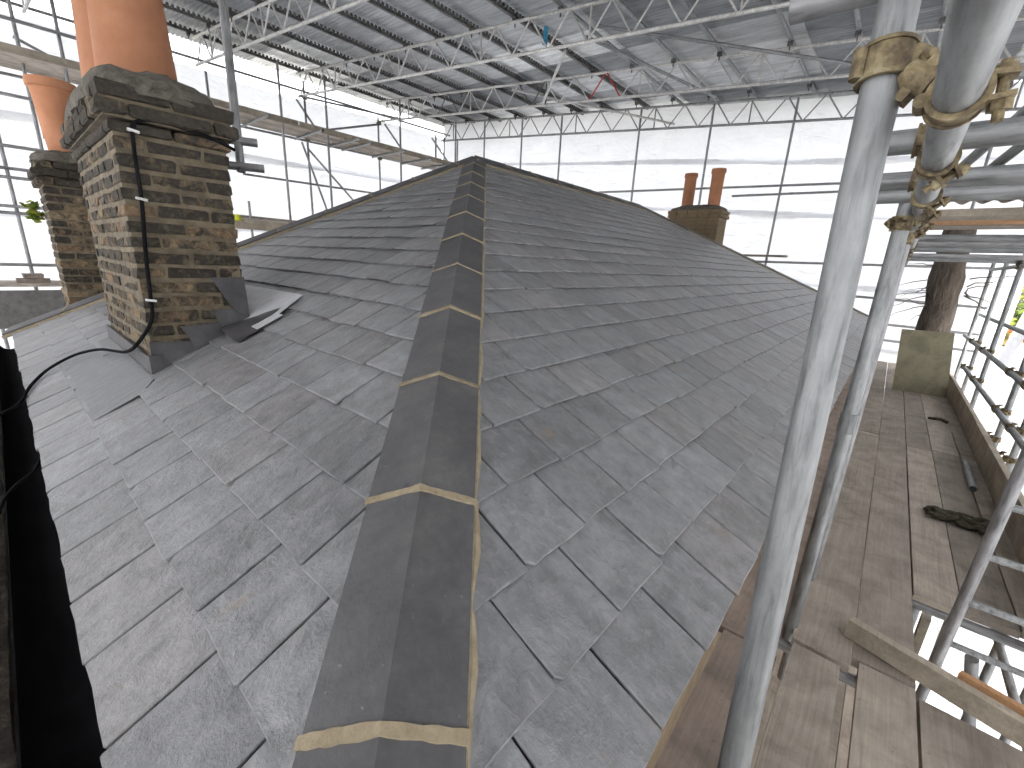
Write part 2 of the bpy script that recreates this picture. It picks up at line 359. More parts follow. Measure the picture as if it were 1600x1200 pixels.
def lay(side):
    if side == 'R': u = Vector((1, 0, 0)); v = Vector((0, 1, K))/mm; n = Vector((0, -K, 1))/mm; gauge = GR
    else: u = Vector((0, -1, 0)); v = Vector((1, 0, K))/mm; n = Vector((-K, 0, 1))/mm; gauge = GL
    ncr = int(3.44/gauge)+1
    for j in range(ncr):
        t0 = (EY if side == 'R' else EX)+j*gauge
        ph = (0 if j % 2 else SW/2)
        lo, hi = (-3.6, 7.6) if side == 'R' else (-3.6, 2.1)
        base = (-2.745 if side == 'R' else -2.493)+SW/2+ph
        i0 = int((lo-base)/SW)-1
        x = base+i0*SW
        while x < hi+SW:
            x += SW
            slip = rng.uniform(-.006, .004); lift = rng.uniform(0, .0022) + (.003 if rng.random() < .05 else 0)
            if side == 'R': org = Vector((x, t0, t0*K))
            else: org = Vector((t0, x, t0*K))
            vv = random.randrange(len(VAR)); poly = VAR[vv][1]
            org = org+v*slip+n*(.0132+lift)
            th = math.asin((.0132+lift)/SL)
            v2 = v*math.cos(th)-n*math.sin(th); n2 = n*math.cos(th)+v*math.sin(th)
            yaw = Matrix.Rotation(R(rng.gauss(0, .2)), 4, 'Z')
            Mt = Matrix(((u.x, v2.x, n2.x, org.x), (u.y, v2.y, n2.y, org.y), (u.z, v2.z, n2.z, org.z), (0, 0, 0, 1))) @ yaw
            # clip in local (u,v): x_world = org + u*a + v*b
            P2 = list(poly)
            def half(a, b_, c):    # a*X+b*Y<=c in plan
                nonlocal P2
                aa = a*u.x+b_*u.y; bb = (a*v.x+b_*v.y); cc = c-(a*org.x+b_*org.y)
                P2 = clip(P2, aa, bb, cc) if P2 else P2
            if side == 'R':
                half(-1, 1, -.02); half(1, 1, BX-.02); half(0, 1, -.02)
            else:
                half(1, -1, -.02); half(HB, 1, -.02)
            if len(P2) < 3: continue
            ar = abs(sum(P2[i][0]*P2[(i+1) % len(P2)][1]-P2[(i+1) % len(P2)][0]*P2[i][1] for i in range(len(P2))))/2
            if ar < .0012: continue
            vp_ = clip(P2, 0, 1, gauge*mm)
            if len(vp_) < 3: continue
            va = vis_area([Mt @ Vector((a, b_, 0)) for a, b_ in vp_])
            slates.append((va, Mt, P2, vv, len(P2) == len(poly) and P2 == list(poly)))
lay('R'); lay('L')
slates.sort(key=lambda s: -s[0])
for va, Mt, P2, vv, full in slates[:300]:
    if full: inst('slate', VAR[vv][0], Mt, roof)
    else:
        mb = MB(); slate_mb(mb, P2, .0078); inst('slate', mb.mesh('slate', SLATE), Mt, roof)
mb = MB()
for va, Mt, P2, vv, full in slates[300:]:
    slate_mb(mb, P2, .0078, Mt, (rng.uniform(0, 60), rng.uniform(0, 60)))
tag(inst('slate_field', mb.mesh('slate_field', SLATE), Matrix.Identity(4), roof), kind='stuff')

# hip and ridge tiles ------------------------------------------------
def angle_tiles(p0, p1, nA, nB, L, name, wing=.135, raise_=.016, first=0.0, joints=None, bedA=0, joint=.016, mort=True):
    p0, p1, nA, nB = map(Vector, (p0, p1, nA, nB)); d = (p1-p0).normalized(); tot = (p1-p0).length
    nA.normalize(); nB.normalize()
    wA = nA.cross(d); wB = d.cross(nB)
    if wA.z > 0: wA = -wA
    if wB.z > 0: wB = -wB
    crest = nA+nB; crest = crest/(crest.dot(nA))
    def profile(th, extra=0, ww=wing):
        c_o = crest*(raise_+th+extra); c_i = crest*(raise_)
        return [wA*ww+nA*(raise_+extra*.7)*.72, wA*ww+nA*((raise_)*.72+th+extra), c_o, wB*ww+nB*(raise_*.72+th+extra), wB*ww+nB*(raise_+extra*.7)*.72, c_i]
    def seg(a, b_, th, extra, ww, nm, mat, jit=0, rnd=False):
        m_ = MB(); rings = []
        ns = 2 if not rnd else 3
        prof = profile(th, extra, ww)
        for i in range(ns):
            s = a+(b_-a)*i/(ns-1)
            rings.append([p0+d*(s+random.uniform(-jit, jit))+q+Vector([random.uniform(-jit, jit)*.4 for _ in range(3)]) for q in prof])
        k = 6; fs = []
        for i in range(ns-1):
            for j in range(k): fs.append((i*k+j, i*k+(j+1) % k, (i+1)*k+(j+1) % k, (i+1)*k+j))
        fs += [(0, 5, 2, 1), (5, 4, 3, 2), ((ns-1)*k, (ns-1)*k+1, (ns-1)*k+2, (ns-1)*k+5), ((ns-1)*k+5, (ns-1)*k+2, (ns-1)*k+3, (ns-1)*k+4)]
        m_.add([p for r_ in rings for p in r_], fs)
        return m_.build(nm, mat, roof, fixn=True)
    s = first
    while s < tot-.05:
        e = min(s+L, tot)
        if joints: e = min([q_ for q_ in joints if q_ > s+.02]+[tot])
        h = random.uniform(-.002, .002)
        seg(s+joint*.4, e-joint*.4, .016, h, wing, name, HIPT)
        if mort and e < tot-.05:
            m_ = MB(); ns = 14
            for side in (0, 1):
                wv, nv = (wA, nA) if side == 0 else (wB, nB)
                rows = []
                for i in range(ns):
                    f_ = i/(ns-1); q = crest*(raise_+.016)*(1-f_)+(wv*(wing+.004)+nv*(raise_*.72+.016))*f_
                    hw = joint*(.72+.22*noise.noise((i*.45+side*7, e*3, 1)))*(1.25 if e < .5 else 1); up = nv*(.004+.002*noise.noise((i*.6, e, 4)))
                    if i == 0: hw = joint*.75; up = crest.normalized()*.0055
                    rows.append([p0+d*(e-hw)+q-nv*.012, p0+d*(e-hw*.6)+q+up, p0+d*(e+hw*.6)+q+up, p0+d*(e+hw)+q-nv*.012])
                fs = []
                for i in range(ns-1):
                    for j in range(3): fs.append((i*4+j, i*4+j+1, (i+1)*4+j+1, (i+1)*4+j))
                m_.add([p for r_ in rows for p in r_], fs)
            m_.build('mortar_joint', MORTAR, roof, fixn=True)
        s = e
    # bedding mortar along both wing edges
    for wv, nv, ex in ((wA, nA, bedA), (wB, nB, 0)):
        m_ = MB(); ns = int(tot/.05); rows = []
        for i in range(ns+1):
            s_ = tot*i/ns; jx = noise.noise((s_*9, wv.x*7, 1.3))*.009+random.uniform(-.002, .002)
            rows.append([p0+d*s_+wv*(wing-.03)+nv*.0, p0+d*s_+wv*(wing-.03)+nv*(raise_*.72+.002), p0+d*s_+wv*(wing+.007+jx*.5-ex)+nv*(raise_*.72+.006-ex*.5), p0+d*s_+wv*(wing+.017+jx-ex)+nv*.014])
        fs = []
        for i in range(ns):
            for j in range(3): fs.append((i*4+j, i*4+j+1, (i+1)*4+j+1, (i+1)*4+j))
        m_.add([p for r_ in rows for p in r_], fs)
        m_.build('mortar_bedding', MORTAR, roof, fixn=True)
nL = (-K, 0, 1); nR = (0, -K, 1); nB_ = (0, K/HB, 1); nF = (K, 0, 1)
HX = EX-.02
angle_tiles((HX, HX+.026, HX*K+.016), (0, 0, .003), nL, nR, .45, 'hip_tile', wing=.108, raise_=.023, bedA=.012, joints=[(q_-HX)*1.498 for q_ in (-3.220, -2.948, -2.668, -2.374, -2.078, -1.774, -1.47, -1.166, -.862, -.558, -.254)])
angle_tiles((EX, BY, EX*K), (0, 0, 0), nL, nB_, .46, 'hip_tile', wing=.135, raise_=.038)
angle_tiles((0, 0, 0), (BX, 0, 0), nR, nB_, .46, 'ridge_tile', wing=.13, raise_=.034)
angle_tiles((BX, 0, 0), (FX, EY, EY*K), nR, nF, .46, 'hip_tile', wing=.12, raise_=.028)

# black gutter in place of the shaded eave gap, and the neighbour's parapet on the left --------------
m_ = MB(); n = 10; rows = []
for y in (EY-.1, BY+.05):
    for i in range(n+1):
        a = math.pi*i/n; rows.append((EX-.045-.062*math.cos(a), y, zl-.06-.085*math.sin(a)))
    for i in range(n, -1, -1):
        a = math.pi*i/n; rows.append((EX-.045-.058*math.cos(a), y, zl-.06-.081*math.sin(a)))
q = 2*(n+1); m_.add(rows, [(i, (i+1) % q, q+(i+1) % q, q+i) for i in range(q)])
m_.build('trough', BLACK, house, smooth=40)
m_ = MB()
m_.box((EX-.55, -5.2, -7.2), (EX-.112, 2.2, zl-.125))
par = empty('parapet_wall', (EX-.33, -1.5, -7.2), 'brown parapet wall with crumbling mortar top beside the black gutter', 'wall')
m_.build('wall', WALLB, par)
m_ = MB(); nx, ny = 6, 120; vs_ = []
for j in range(ny+1):
    for i in range(nx+1):
        x = EX-.56+.452*i/nx; y = -5.2+7.4*j/ny
        vs_.append((x+random.uniform(-.006, .004), y, zl-.03+.03*noise.noise((x*14, y*9, 0))+.015*noise.noise((x*50, y*40, 3))-(.04 if i in (0, nx) else 0)))
m_.add(vs_, [(j*(nx+1)+i, j*(nx+1)+i+1, (j+1)*(nx+1)+i+1, (j+1)*(nx+1)+i) for j in range(ny) for i in range(nx)])
m_.build('mortar_coping', COPING, par, smooth=True)
for j in range(30):
    y = -3.5+j*.19+random.uniform(-.03, .03); x = EX-.15-random.random()*.05
    m_ = MB(); s = random.uniform(.02, .05); m_.obox((x-s*.3, y, zl-.02), (s, random.uniform(-.01, .01), .01), (.0, s*1.4, .01), (.005, 0, s*.7)); m_.build('rubble', COPING, par)

# ------------------------------------------------------------------ chimneys
def brick_mesh(sx, sy, sz, seed, ch=.0075):
    r_ = random.Random(seed); m_ = MB(); hx, hy, hz = sx/2, sy/2, sz/2; vs_ = []
    for z, i in ((-hz, ch), (-hz+ch, 0), (hz-ch, 0), (hz, ch)):
        for x, y in ((-hx, -hy), (hx, -hy), (hx, hy), (-hx, hy)):
            vs_.append((x-math.copysign(i, x)+r_.uniform(-.0042, .0042), y-math.copysign(i, y)+r_.uniform(-.0042, .0042), z+r_.uniform(-.003, .003)))
    fs = [(3, 2, 1, 0), (12, 13, 14, 15)]
    for k in range(3):
        for i in range(4): fs.append((k*4+i, k*4+(i+1) % 4, k*4+4+(i+1) % 4, k*4+4+i))
    m_.add(vs_, fs); return m_.mesh('brick', BRICK)
BC = {}
def put_brick(par, x0, x1, y0, y1, zc, h):
    key = (round(x1-x0, 3), round(y1-y0, 3), round(h, 3), random.randrange(7))
    if key not in BC: BC[key] = brick_mesh(key[0], key[1], key[2], len(BC))
    Mt = Matrix.Translation(((x0+x1)/2+random.uniform(-.002, .002), (y0+y1)/2+random.uniform(-.002, .002), zc+random.uniform(-.0015, .0015))) @ Matrix.Rotation(R(random.gauss(0, .5)), 4, 'Z')
    inst('brick', BC[key], Mt, par)
def course(par, x0, x1, y0, y1, z0, h, odd, mod, dep=.095, j=.013):
    zc = z0+h/2; bh = h-j
    def run(a, b_, fn):
        n_ = max(1, round((b_-a)/mod)); s = (b_-a)/n_
        for i in range(n_): fn(a+i*s+j/2, a+(i+1)*s-j/2)
    def run_off(a, b_, fn):
        s = mod/2; pts = [a, a+s]
        while pts[-1]+mod < b_-mod*.3: pts.append(pts[-1]+mod)
        pts.append(b_)
        for p, q_ in zip(pts, pts[1:]): fn(p+j/2, q_-j/2)
    if odd:
        for yy in ((y0, y0+dep), (y1-dep, y1)): run(x0-j/2, x1+j/2, lambda a, b_: put_brick(par, a, b_, yy[0], yy[1], zc, bh))
        for xx in ((x0, x0+dep), (x1-dep, x1)): run(y0+dep+j/2, y1-dep-j/2, lambda a, b_: put_brick(par, xx[0], xx[1], a, b_, zc, bh))
    else:
        for xx in ((x0, x0+dep), (x1-dep, x1)): run(y0-j/2, y1+j/2, lambda a, b_: put_brick(par, xx[0], xx[1], a, b_, zc, bh))
        for yy in ((y0, y0+dep), (y1-dep, y1)): run(x0+dep+j/2, x1-dep-j/2, lambda a, b_: put_brick(par, a, b_, yy[0], yy[1], zc, bh))
def cap(par, x0, x1, y0, y1, z0, z1, name='cement_cap', mat=None, p=4):
    m_ = MB(); n_ = 48; rows = []; cx, cy = (x0+x1)/2, (y0+y1)/2
    lv = [(1.0, 0), (1.01, .12), (.97, .35), (.86, .6), (.66, .82), (.45, .94), (.2, 1.0)]
    for s, t in lv:
        for i in range(n_):
            a = 2*math.pi*i/n_; c_, s_ = math.cos(a), math.sin(a)
            k_ = (abs(c_)**p+abs(s_)**p)**(-1/p)
            x = cx+(x1-x0)/2*s*c_*k_; y = cy+(y1-y0)/2*s*s_*k_; z = z0+(z1-z0)*t
            d_ = noise.noise((x*9, y*9, z*9))*.020+noise.noise((x*30, y*30, z*30))*.012
            rows.append((x+d_*c_, y+d_*s_, z+(d_ if t > .1 else d_*.3)))
    fs = [(i*n_+j, i*n_+(j+1) % n_, (i+1)*n_+(j+1) % n_, (i+1)*n_+j) for i in range(len(lv)-1) for j in range(n_)]
    fs += [tuple(range((len(lv)-1)*n_, len(lv)*n_)), tuple(range(n_))[::-1]]
    m_.add(rows, fs); return m_.build(name, mat or CEMENT, par, smooth=50)
def pot(par, c, r0, r1, h, tilt=0):
    m_ = MB(); t = .022
    prof = [(r0, 0), (r0*.985, h*.05), (r0+(r1-r0)*.35, h*.3), (r0+(r1-r0)*.75, h*.7), (r1, h*.86), (r1*1.0, h*.875), (r1*1.13, h*.89), (r1*1.15, h*.93), (r1*1.12, h), (r1*1.0, h*1.0), (r1-t, h*.9), (r1-t, h*.2)]
    m_.lathe(c, prof, 32); return m_.build('chimney_pot', TERRA, par, smooth=40)

CX0, CX1, CY0, CY1 = -3.07, -2.67, -1.135, -.02
ch = empty('chimney', (-2.87, -.58, -1.6), 'sooty brick chimney with large terracotta pots rising through the near slope', 'chimney')
H = .0635; ZS = -.575
m_ = MB(); m_.box((CX0+.004, CY0+.004, -1.75), (CX1-.004, CY1-.004, ZS+.02)); m_.box((CX0-.02, CY0-.02, ZS+.056), (CX1+.02, CY1+.02, -.40)); m_.build('mortar_core', BMORTAR, ch)
for i in range(17): course(ch, CX0, CX1, CY0, CY1, ZS-(i+1)*H, H, i % 2, .2)
course(ch, CX0-.012, CX1+.012, CY0-.012, CY1+.012, ZS, .055, 1, .21)
course(ch, CX0-.045, CX1+.045, CY0-.045, CY1+.045, ZS+.055, .062, 0, .215)
course(ch, CX0-.032, CX1+.032, CY0-.032, CY1+.032, ZS+.117, .068, 1, .215)
cap(ch, CX0-.040, CX1+.040, CY0-.040, CY1+.040, -.425, -.262)
for y in (-.74, -.34): pot(ch, (-2.875, y, -.29), .150, .112, .95)
# lead work
def plate(name, poly, nrm, th, mat, parent): m_ = MB(); m_.prism(poly, Vector(nrm)*th); return m_.build(name, mat, parent, fixn=True)
Y0 = CY0-.006
for k_, pl in enumerate(([(-3.075, -1.413), (-2.905, -1.423), (-2.862, -1.489), (-3.075, -1.61)], [(-2.952, -1.352), (-2.78, -1.34), (-2.735, -1.425), (-2.90, -1.51), (-2.919, -1.422)],
             [(-2.821, -1.286), (-2.697, -1.274), (-2.662, -1.33), (-2.731, -1.43), (-2.793, -1.35)], [(-2.809, -1.131), (-2.668, -1.127), (-2.66, -1.36), (-2.743, -1.262)])):
    plate('step_flashing', [(x, Y0-.003*k_, z) for x, z in pl], (0, -1, 0), .004, LEAD, ch)
m_ = MB(); m_.box((CX0-.016, CY0-.012, -1.64), (CX0-.006, CY1+.01, -1.478)); m_.box((CX0-.016, CY0-.022, -1.64), (CX0+.03, CY0-.0125, -1.47)); m_.build('apron_upstand', LEAD, ch)
def onL(x, y, h): return Vector((x, y, K*x))+Vector((-K, 0, 1)).normalized()*h
plate('lead_apron', [onL(x, y, .019) for x, y in [(-3.08, -.0), (-3.085, -1.24), (-3.15, -1.335), (-3.31, -1.335), (-3.315, -1.10), (-3.32, -.80), (-3.30, -.79), (-3.30, -.45), (-3.32, -.44), (-3.32, -.0)]], (-K/mm, 0, 1/mm), .0025, GREYLEAD, ch)
plate('back_gutter', [onL(x, y, .030) for x, y in [(-2.433, .05), (-2.425, -1.27), (-2.58, -1.345), (-2.583, -1.397), (-2.70, -1.39), (-2.69, -1.14), (-2.65, .05)]], (-K/mm, 0, 1/mm), .004, NEWLEAD, ch)
m_ = MB(); cA, cB, cC, cD = Vector((-2.785, -1.155)), Vector((-2.53, -1.272)), Vector((-2.665, -1.395)), Vector((-2.79, -1.405)); ng = 9
for j_ in range(ng+1):
    for i_ in range(ng+1):
        u_, v_ = i_/ng, j_/ng; p_ = (cA*(1-u_)+cB*u_)*(1-v_)+(cD*(1-u_)+cC*u_)*v_
        m_.v.append(tuple(onL(p_.x, p_.y, .026+.045*math.sin(math.pi*min(1, v_*1.25+.18))*(1-u_*.75)*(1-.7*v_)+.004*noise.noise((u_*5, v_*5, 2)))))
m_.f = [(j_*(ng+1)+i_, j_*(ng+1)+i_+1, (j_+1)*(ng+1)+i_+1, (j_+1)*(ng+1)+i_) for j_ in range(ng) for i_ in range(ng)]
m_.build('lead_saddle', LEAD, ch, smooth=True)
# second chimney beyond the left hip
c2 = empty('chimney', (-2.83, 2.15, -1.8), 'slimmer pale brick chimney standing behind the first beyond the left hip', 'chimney')
m_ = MB(); m_.box((-3.095, 1.905, -2.2), (-2.555, 2.395, -.40)); m_.build('mortar_core', BMORTAR, c2)
for i in range(16): course(c2, -3.1, -2.55, 1.9, 2.4, -.565-(i+1)*.066, .066, i % 2, .21)
course(c2, -3.135, -2.515, 1.865, 2.435, -.565, .066, 0, .21); course(c2, -3.15, -2.50, 1.85, 2.45, -.499, .066, 1, .21); course(c2, -3.12, -2.53, 1.88, 2.42, -.433, .066, 0, .21)
cap(c2, -3.12, -2.53, 1.88, 2.42, -.367, -.25); pot(c2, (-2.90, 2.13, -.28), .105, .14, .56)
# third chimney behind the far hip: courses too fine to pick apart
c3 = empty('chimney', (5.8, -.35, -1.5), 'squat far chimney with two red pots beyond the ridge end', 'chimney')
m_ = MB()
for i in range(17):
    z = .14-i*.072; o_ = .03 if i in (0, 1) else 0; x = 5.55-o_
    for a, b_ in ((5.55-o_, 6.05+o_),):
        y = -.82-o_
        while y < .14+o_:
            m_.box((5.55-o_+random.uniform(-.006, .006), y+.006, z-.062), (6.05+o_+random.uniform(-.006, .006), min(y+.21, .14+o_)-.006, z), .003); y += .21
tag(m_.build('brickwork', BRICKF, c3), kind='stuff')
m_ = MB(); m_.box((5.56, -.81, -2.2), (6.04, .13, .13)); m_.build('mortar_core', BMORTAR, c3)
cap(c3, 5.52, 6.08, -.85, .17, .135, .25); pot(c3, (5.80, -.09, .22), .11, .108, .62); pot(c3, (5.80, -.60, .22), .11, .115, .66)

# cable on the chimney
cab = empty('cable', (-3.05, -1.16, -1.3), 'black cable clipped down the near chimney and trailing over the slates', 'cable')
yw = CY0-.020
pts = [(-2.64, yw+.01, -.555), (-2.72, yw, -.53), (-2.803, yw, -.514), (-2.911, yw, -.504), (-2.981, yw, -.518), (-3.005, yw, -.55), (-3.013, yw, -.643), (-3.014, yw, -.75), (-3.018, yw, -.85), (-3.034, yw, -1.042), (-3.044, yw, -1.23), (-3.047, yw, -1.285), (-3.065, yw-.01, -1.335), (-3.10, yw-.005, -1.39), (-3.12, -1.05, -1.45), (-3.125, -.85, -1.50), (-3.13, -.62, -1.535), (-3.17, -.38, -1.56), (-3.24, -.22, -1.60), (-3.31, -.15, -1.645), (-3.388, -.16, -1.695), (-3.455, -.32, -1.73), (-3.503, -.583, -1.745), (-3.56, -.753, -1.74), (-3.75, -.95, -1.78)]
def spline(p, n_=5):
    p = [Vector(q_) for q_ in p]; out = []
    for i in range(len(p)-1):
        a, b_, c_, d_ = p[max(i-1, 0)], p[i], p[i+1], p[min(i+2, len(p)-1)]
        for k_ in range(n_):
            t = k_/n_; out.append(.5*((2*b_)+(c_-a)*t+(2*a-5*b_+4*c_-d_)*t*t+(-a+3*b_-3*c_+d_)*t**3))
    return out+[p[-1]]
m_ = MB(); m_.path(spline(pts), .0075, 8); m_.build('sheath', BLACK, cab, smooth=True)
for x, z in ((-3.006, -.56), (-3.016, -.815), (-3.044, -1.228)):
    m_ = MB(); m_.obox((x, yw-.004, z), (.036, 0, -.006), (0, .022, 0), (0, 0, .009)); m_.build('clip', WHITEP, cab)
m_ = MB(); m_.path(spline([(-3.476, -1.25, -1.80), (-3.50, -1.42, -1.79), (-3.545, -1.62, -1.755), (-3.575, -1.8, -1.745), (-3.60, -2.2, -1.755), (-3.62, -2.6, -1.76)]), .005, 6)
tag(m_.build('cable', BLACK, smooth=True), 'thin black cable lying across the gutter onto the parapet', 'cable')

# ------------------------------------------------------------------ sheeting
def sheet_strip(par, fn, s0, s1, z0, z1, seed, skip=None, amp=.11, name='sheet_panel'):
    ns = max(2, int(abs(s1-s0)/.14)); nz = max(2, int((z1-z0)/.14)); m_ = MB(); idx = {}
    for j in range(nz+1):
        for i in range(ns+1):
            s = s0+(s1-s0)*i/ns; z = z0+(z1-z0)*j/nz
            f_ = noise.noise((s*.55, z*.8, seed))*amp+noise.noise((s*1.7+z*1.1, z*1.3-s*.4, seed+4))*amp*.45
            e_ = 1-abs(2*j/nz-1)
            fold = abs(noise.noise((s*.9+z*.9, seed*1.7, z*.25)))*amp*.8*e_
            idx[i, j] = len(m_.v); m_.v.append(tuple(fn(s, z+.05*noise.noise((s*.4, seed, 2))*(1 if j in (0, nz) else .6), f_+fold)))
    for j in range(nz):
        for i in range(ns):
            if skip and skip(s0+(s1-s0)*(i+.5)/ns, z0+(z1-z0)*(j+.5)/nz): continue
            m_.f.append((idx[i, j], idx[i+1, j], idx[i+1, j+1], idx[i, j+1]))
    return m_.build(name, SHEET, par, smooth=True)
def wall_sheets(label, loc, fn, s0, s1, zs, seed, skip=None, top=None):
    e_ = empty('sheeting_wall', loc, label, 'sheeting')
    for i, (a, b_) in enumerate(zip(zs, zs[1:])):
        lap = .10
        sheet_strip(e_, lambda s, z, d, i=i: fn(s, z, d+.012*(i % 2)), s0, s1, a-lap/2, b_+lap/2 if i < len(zs)-2 else b_, seed+i*3.1, skip)
    return e_
wall_sheets('white translucent sheeting on the left, stopping short of the tin roof', (0, 7.97, -7.2), lambda s, z, d: (s, 7.97+d, z+.022*s), -9, 6.3, [-7.1, -5.3, -3.6, -2.1, -.55, 1.0, 2.45], 1.2)
BW = lambda y: 7.28-.165*y
wall_sheets('white translucent sheeting across the back behind the ridge and far chimney', (7.7, 1, -7.2), lambda s, z, d: (BW(s)+.36+d, s, z+.055*s*max(0, min(1, (z+1.6)/1.2))), 8.0, -5.3, [-7.1, -5.3, -3.7, -2.4, -1.1, .36, 1.40, 2.56], 31.7)
def hole(s, z):
    c_ = ((s-6.0)/1.1)**2+((z+1.4-.12*math.sin(s*5))/.5)**2
    return c_ < 1
wall_sheets('white translucent sheeting on the right with a ragged hole above the guard rail', (2, -5.0, -7.2), lambda s, z, d: (s, -5.0+d, z), 8.3, -9, [-7.1, -5.3, -3.6, -2.55, -.6, .9, 2.15], 63.3, hole)
wall_sheets('white translucent sheeting added unseen behind the camera to close the near end', (-6.0, 1.5, -7.2), lambda s, z, d: (-6.0+d, s, z), -5.0, 8.0, [-7.1, -5.3, -3.6, -2.0, -.5, 1.0, 2.25], 83.1)  # unseen sheeting, added to even out the light on the near slates
m_ = MB()
vs_ = [(4.72, -4.93, -1.36), (5.15, -4.90, -1.28), (5.25, -4.86, -1.72), (4.95, -4.80, -1.98), (4.62, -4.84, -1.93), (4.62, -4.90, -1.6)]
m_.add(vs_+[(4.92, -4.84, -1.64)], [(0, 1, 6), (1, 2, 6), (2, 3, 6), (3, 4, 6), (4, 5, 6), (5, 0, 6)]); tag(m_.build('sheet_flap', SHEET, smooth=True), 'torn white flap of sheeting draped over the guard rail by the hole', 'sheeting')

# ------------------------------------------------------------------ temporary tin roof
TS = .05
tr = empty('temporary_roof', (2, 2, 2.7), 'corrugated galvanised tin roof over the whole scaffold', 'temporary roof')
SWX = .84; XT0, XT1, YT0, YT1 = -6.5, 8.2, -6.85, 8.52  # near and right rows extended out of view to block sun and sky
def tin_mesh(L, wx, seed):
    m_ = MB(); n_ = int(wx/.0762*6); r_ = random.Random(seed)
    for j in range(2):
        for i in range(n_+1):
            x = wx*i/n_; m_.v.append((x, L*j, .0135*math.sin(2*math.pi*x/.0762)))
    m_.f = [(i, i+1, n_+1+i+1, n_+1+i) for i in range(n_)]
    return m_.mesh('corrugated_sheet', TIN, True)
TM = tin_mesh(2.62, SWX+.03, 1)
ix = 0; x = XT0
while x < XT1:
    y = YT0+(.0 if ix % 2 else -.0); iy = 0
    back = XT1
    while y < YT1-.2:
        if x < BW(y)+.75:
            lift = .006*(ix % 2)+.012*(iy % 2)+random.uniform(0, .004)
            inst('corrugated_sheet', TM, Matrix.Translation((x, y, 2.655+TS*y+lift)) @ Matrix.Rotation(math.atan(TS), 4, 'X') @ Matrix.Rotation(R(random.gauss(0, .25)), 4, 'Z'), tr)
        y += 2.55; iy += 1
    x += SWX; ix += 1
ORD = ['first', 'second', 'third', 'fourth', 'fifth', 'sixth', 'seventh', 'eighth', 'ninth', 'tenth', 'eleventh', 'twelfth', 'thirteenth', 'fourteenth', 'fifteenth', 'sixteenth']
# purlins
PY = [7.65, 6.8, 5.95, 5.08, 4.2, 3.4, 2.62, 1.75, .95, .2, -.55, -1.56, -2.4, -3.3]
for i, y in enumerate(PY):
    z = 2.585+TS*y; dotted = y > 1.5
    p = empty('purlin', (XT0, y, z), ('dark studded' if dotted else 'plain grey')+' purlin under the tin roof, '+ORD[i]+' from the left sheeting', 'purlin', 'purlins carrying the tin roof')
    xe = BW(y)+.55
    m_ = MB()
    if dotted: m_.box((XT0, y-.022, z-.035), (xe, y+.022, z+.015)); m_.build('rail', DARKSTEEL, p)
    else: m_.tube((XT0, y, z), (xe, y, z), .031, 12); m_.build('rail', TUBE, p, smooth=40)
    if dotted:
        m_ = MB(); xx = XT0+.04
        while xx < min(xe, 7.4):
            m_.box((xx, y-.05, z-.012), (xx+.04, y-.025, z+.042)); xx += .0762
        tag(m_.build('filler_block_row', DARKSTEEL, p), kind='stuff')
    for xx in (.35, 2.45, 4.75, 6.7):
        m_ = MB(); m_.obox((xx-.115*(y-2), y, z-.055), (.05, 0, 0), (0, .075, 0), (0, 0, .06)); m_.box((xx-.115*(y-2)-.008, y-.008, z-.15), (xx-.115*(y-2)+.008, y+.008, z-.05)); m_.build('purlin_hook', DARKSTEEL, p)
# lattice beams: bottom chord (x at y=6.2, x at y=-1.3)
def beam(xa, xb, label, mats=None, y1=7.7, y0=-4.6, dz=.0, matA=None, odd=0):
    matA = matA or TUBEW
    X = lambda y: xa+(xb-xa)*(6.2-y)/7.5
    zb = lambda y: 2.05+TS*y+dz
    b_ = empty('lattice_beam', (X(2), 2, zb(2)), label, 'lattice beam', 'lattice beams under the tin roof')
    m_ = MB(); m_.tube((X(y0), y0, zb(y0)), (X(y1), y1, zb(y1)), .0242, 12); m_.build('bottom_chord', matA, b_, smooth=40)
    m_ = MB(); m_.tube((X(y0), y0, zb(y0)+.45), (X(y1), y1, zb(y1)+.45), .0242, 12); m_.build('top_chord', matA, b_, smooth=40)
    y = y1-.1; k_ = 0; s = .29
    while y > y0+.35:
        a = (X(y), y, zb(y)+(.43 if k_ % 2 else .02)); c_ = (X(y-s), y-s, zb(y-s)+(.02 if k_ % 2 else .43))
        mt = mats(y) if mats else None
        m_ = MB(); m_.tube(a, c_, .0135, 8); m_.build('lattice_bar', mt or matA, b_, smooth=40)
        if k_ % 6 == odd:
            yy = y-s-.04; m_ = MB(); m_.tube((X(yy), yy, zb(yy)), (X(yy), yy, zb(yy)+.45), .015, 8); m_.build('lattice_post', mt or matA, b_, smooth=40)
        y -= s+.035; k_ += 1
    return b_
beam(-2.45, -2.2, 'pale lattice beam passing behind the big terracotta pots', odd=0)
beam(-.09, .55, 'pale lattice beam just right of the big terracotta pots', odd=1)
beam(1.93, 2.82, 'pale lattice beam crossing above the roof peak with a blue tape', odd=3)
beam(4.08, 5.22, 'pale lattice beam with red and black bars, next before the back sheeting', lambda y: RED if 1.25 < y < 1.75 else (DARKSTEEL if (2.9 < y < 3.6 or 5.0 < y < 5.7) else None), odd=2)
beam(6.26, 7.50, 'thin lattice beam along the top of the back sheeting', matA=TUBED, odd=0)
m_ = MB(); m_.tube((2.60, 1.235, 2.22), (2.60, 1.22, 2.44), .04, 10, .034); tag(m_.build('blue_tape', BLUE, smooth=40), 'blue tape wrapped round a beam bar above the roof peak', 'tape')

